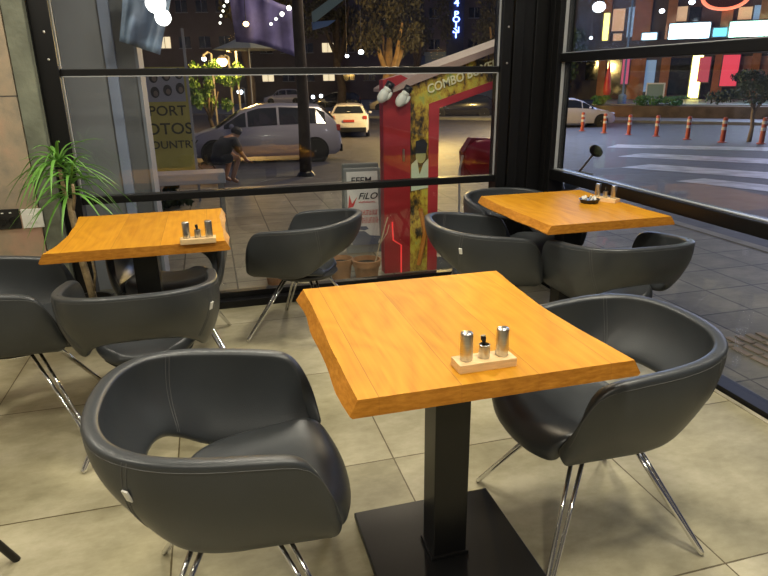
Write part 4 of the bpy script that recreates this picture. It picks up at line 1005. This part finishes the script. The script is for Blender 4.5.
for n_, (x0, y0_, x1, y1_, m) in enumerate(((612, 8, 622, 30, M_lit), (640, 2, 650, 22, M_bld2), (668, 6, 686, 20, M_lit), (612, 33, 620, 40, M_lit), (640, 60, 652, 92, M_litb), (668, 58, 690, 95, M_carglass), (708, 60, 720, 92, M_carglass), (741, 56, 768, 84, mat('pinkish_panel', (.4, .2, .2), .6)), (585, 55, 596, 80, M_carglass), (604, 60, 622, 95, M_carglass), (690, 6, 700, 20, M_carglass), (740, 6, 752, 18, M_lit), (756, 4, 766, 18, M_litb), (628, 6, 634, 36, M_litb))):
    if m is M_lit: m = emit('dim_warm_window', (.8, .5, .3), .5)
    if m is M_litb: m = emit('dim_cool_window', (.25, .4, .65), .5)
    fbox('shop_window', x0, y0_, x1, y1_, m, .1, .98)
# red ring sign
ua, za = fpt(726, -4); ub, zb_ = fpt(703, -4); rr = abs(ub-ua)
q = thing('round_sign', 'red oval ring sign at the top edge of the right window', 'sign', Vector((F0.x, F0.y, g0+.8))+d*ua+nrm*.2+Vector((0, 0, za)), math.atan2(d.y, d.x))
b = MB(); b.tube([(rr*math.cos(a*PI/20), 0, rr*.55*math.sin(a*PI/20)) for a in range(40)], .12, 8, closed=True); b.done('ring', emit('red_neon', (1, .22, .12), 1.6), q, True)
b = MB(); b.lathe([(.01, 0), (rr*.9, 0), (rr*.9, .1), (.01, .1)], n=30, m=Matrix.Rotation(R(90), 4, 'X') @ Matrix.Diagonal((1, .55, 1, 1))); b.done('plate', mat('dark_red_plate', (.12, .03, .03), .6), q)
# shrubs, board, bench, flag, cones on the terrace
for n_, (bx, sz) in enumerate(((600, .55), (645, .8), (672, .8))):
    u, z = fpt(bx, 100); kk = fu(bx)[1]/FPX; P_ = a_+nrm*3.6; dd = rt*(bx-384)-up*(100-288)+fwd*FPX; n3 = Vector((nrm.x, nrm.y, 0)); tt = n3.dot(P_)/n3.dot(dd); w = dd*tt
    blob_plant('shrub', ['small green shrub behind the white sedan bonnet', 'green shrub left of the neighbouring one on the planter wall', 'green shrub right on the planter wall below the white sign'][n_], (w.x, w.y, g0+.80), sz*1.1, .6, 700, mat('bright_shrub', (.07, .20, .06), .6, 0, 0, 60, .5, 3), 'shrub', 'terrace shrubs', .08, seed=20+n_)
def onwall(bx, off=4.2):
    P_ = a_+nrm*off; dd = rt*(bx-384)-up*(100-288)+fwd*FPX; n3 = Vector((nrm.x, nrm.y, 0)); tt = n3.dot(P_)/n3.dot(dd); w = dd*tt; return Vector((w.x, w.y, g0+.86))
q = thing('menu_board', 'white framed board standing on the terrace behind the shrubs', 'board', onwall(654, 5), math.atan2(d.y, d.x))
b = MB()
for x_ in (-.5, .5): b.box((x_, 0, .6), (.08, .06, 1.2))
b.box((0, 0, 1.2), (1.08, .06, .08)); b.box((0, 0, .3), (1.0, .06, .08)); b.done('frame', mat('board_white', (.7, .75, .8), .5), q)
b = MB(); b.box((0, .03, .75), (.95, .02, .85)); b.done('face', mat('board_teal', (.18, .30, .33), .5), q)
q = thing('park_bench', 'wooden bench on the terrace at the right edge behind the round tree', 'bench', onwall(765, 5.5), math.atan2(d.y, d.x))
b = MB(); b.box((0, 0, .55), (1.7, .5, .07)); b.done('seat', M_bark, q)
for x_ in (-.65, .65):
    b = MB(); b.box((x_, 0, .27), (.12, .4, .52)); b.done('leg', M_greydark, q)
q = thing('flag_pole', 'slim blue pole on the terrace between the shrubs', 'pole', onwall(622, 5), 0)
b = MB(); b.tube([(0, 0, 0), (0, 0, 7)], .06, 8); b.done('shaft', mat('blue_paint', (.10, .2, .42), .5), q)
b = MB(); b.lathe([(.25, 0), (.25, .5), (.1, .6)], n=12); b.done('base', MAT['blue_paint'], q)
q = thing('parasol_closed', 'folded red parasol standing on the terrace behind the white sedan', 'parasol', onwall(606, 6), 0)
b = MB(); b.lathe([(.22, .5), (.26, .8), (.12, 2.0), (.03, 2.5)], n=10); b.done('canopy', M_redpad, q, True)
b = MB(); b.tube([(0, 0, 0), (0, 0, 2.6)], .03, 8); b.done('pole', M_grey, q)
# tactile strip on the sidewalk
b = MB()
for i in range(5):
    for j in range(18):
        b.box((2.72+.075*i, .4+j*.13, -.037), (.04, .115, .008), bev=.002)
struct(b.done('tactile_paving', mat('tactile_tan', (.30, .22, .16), .7)))
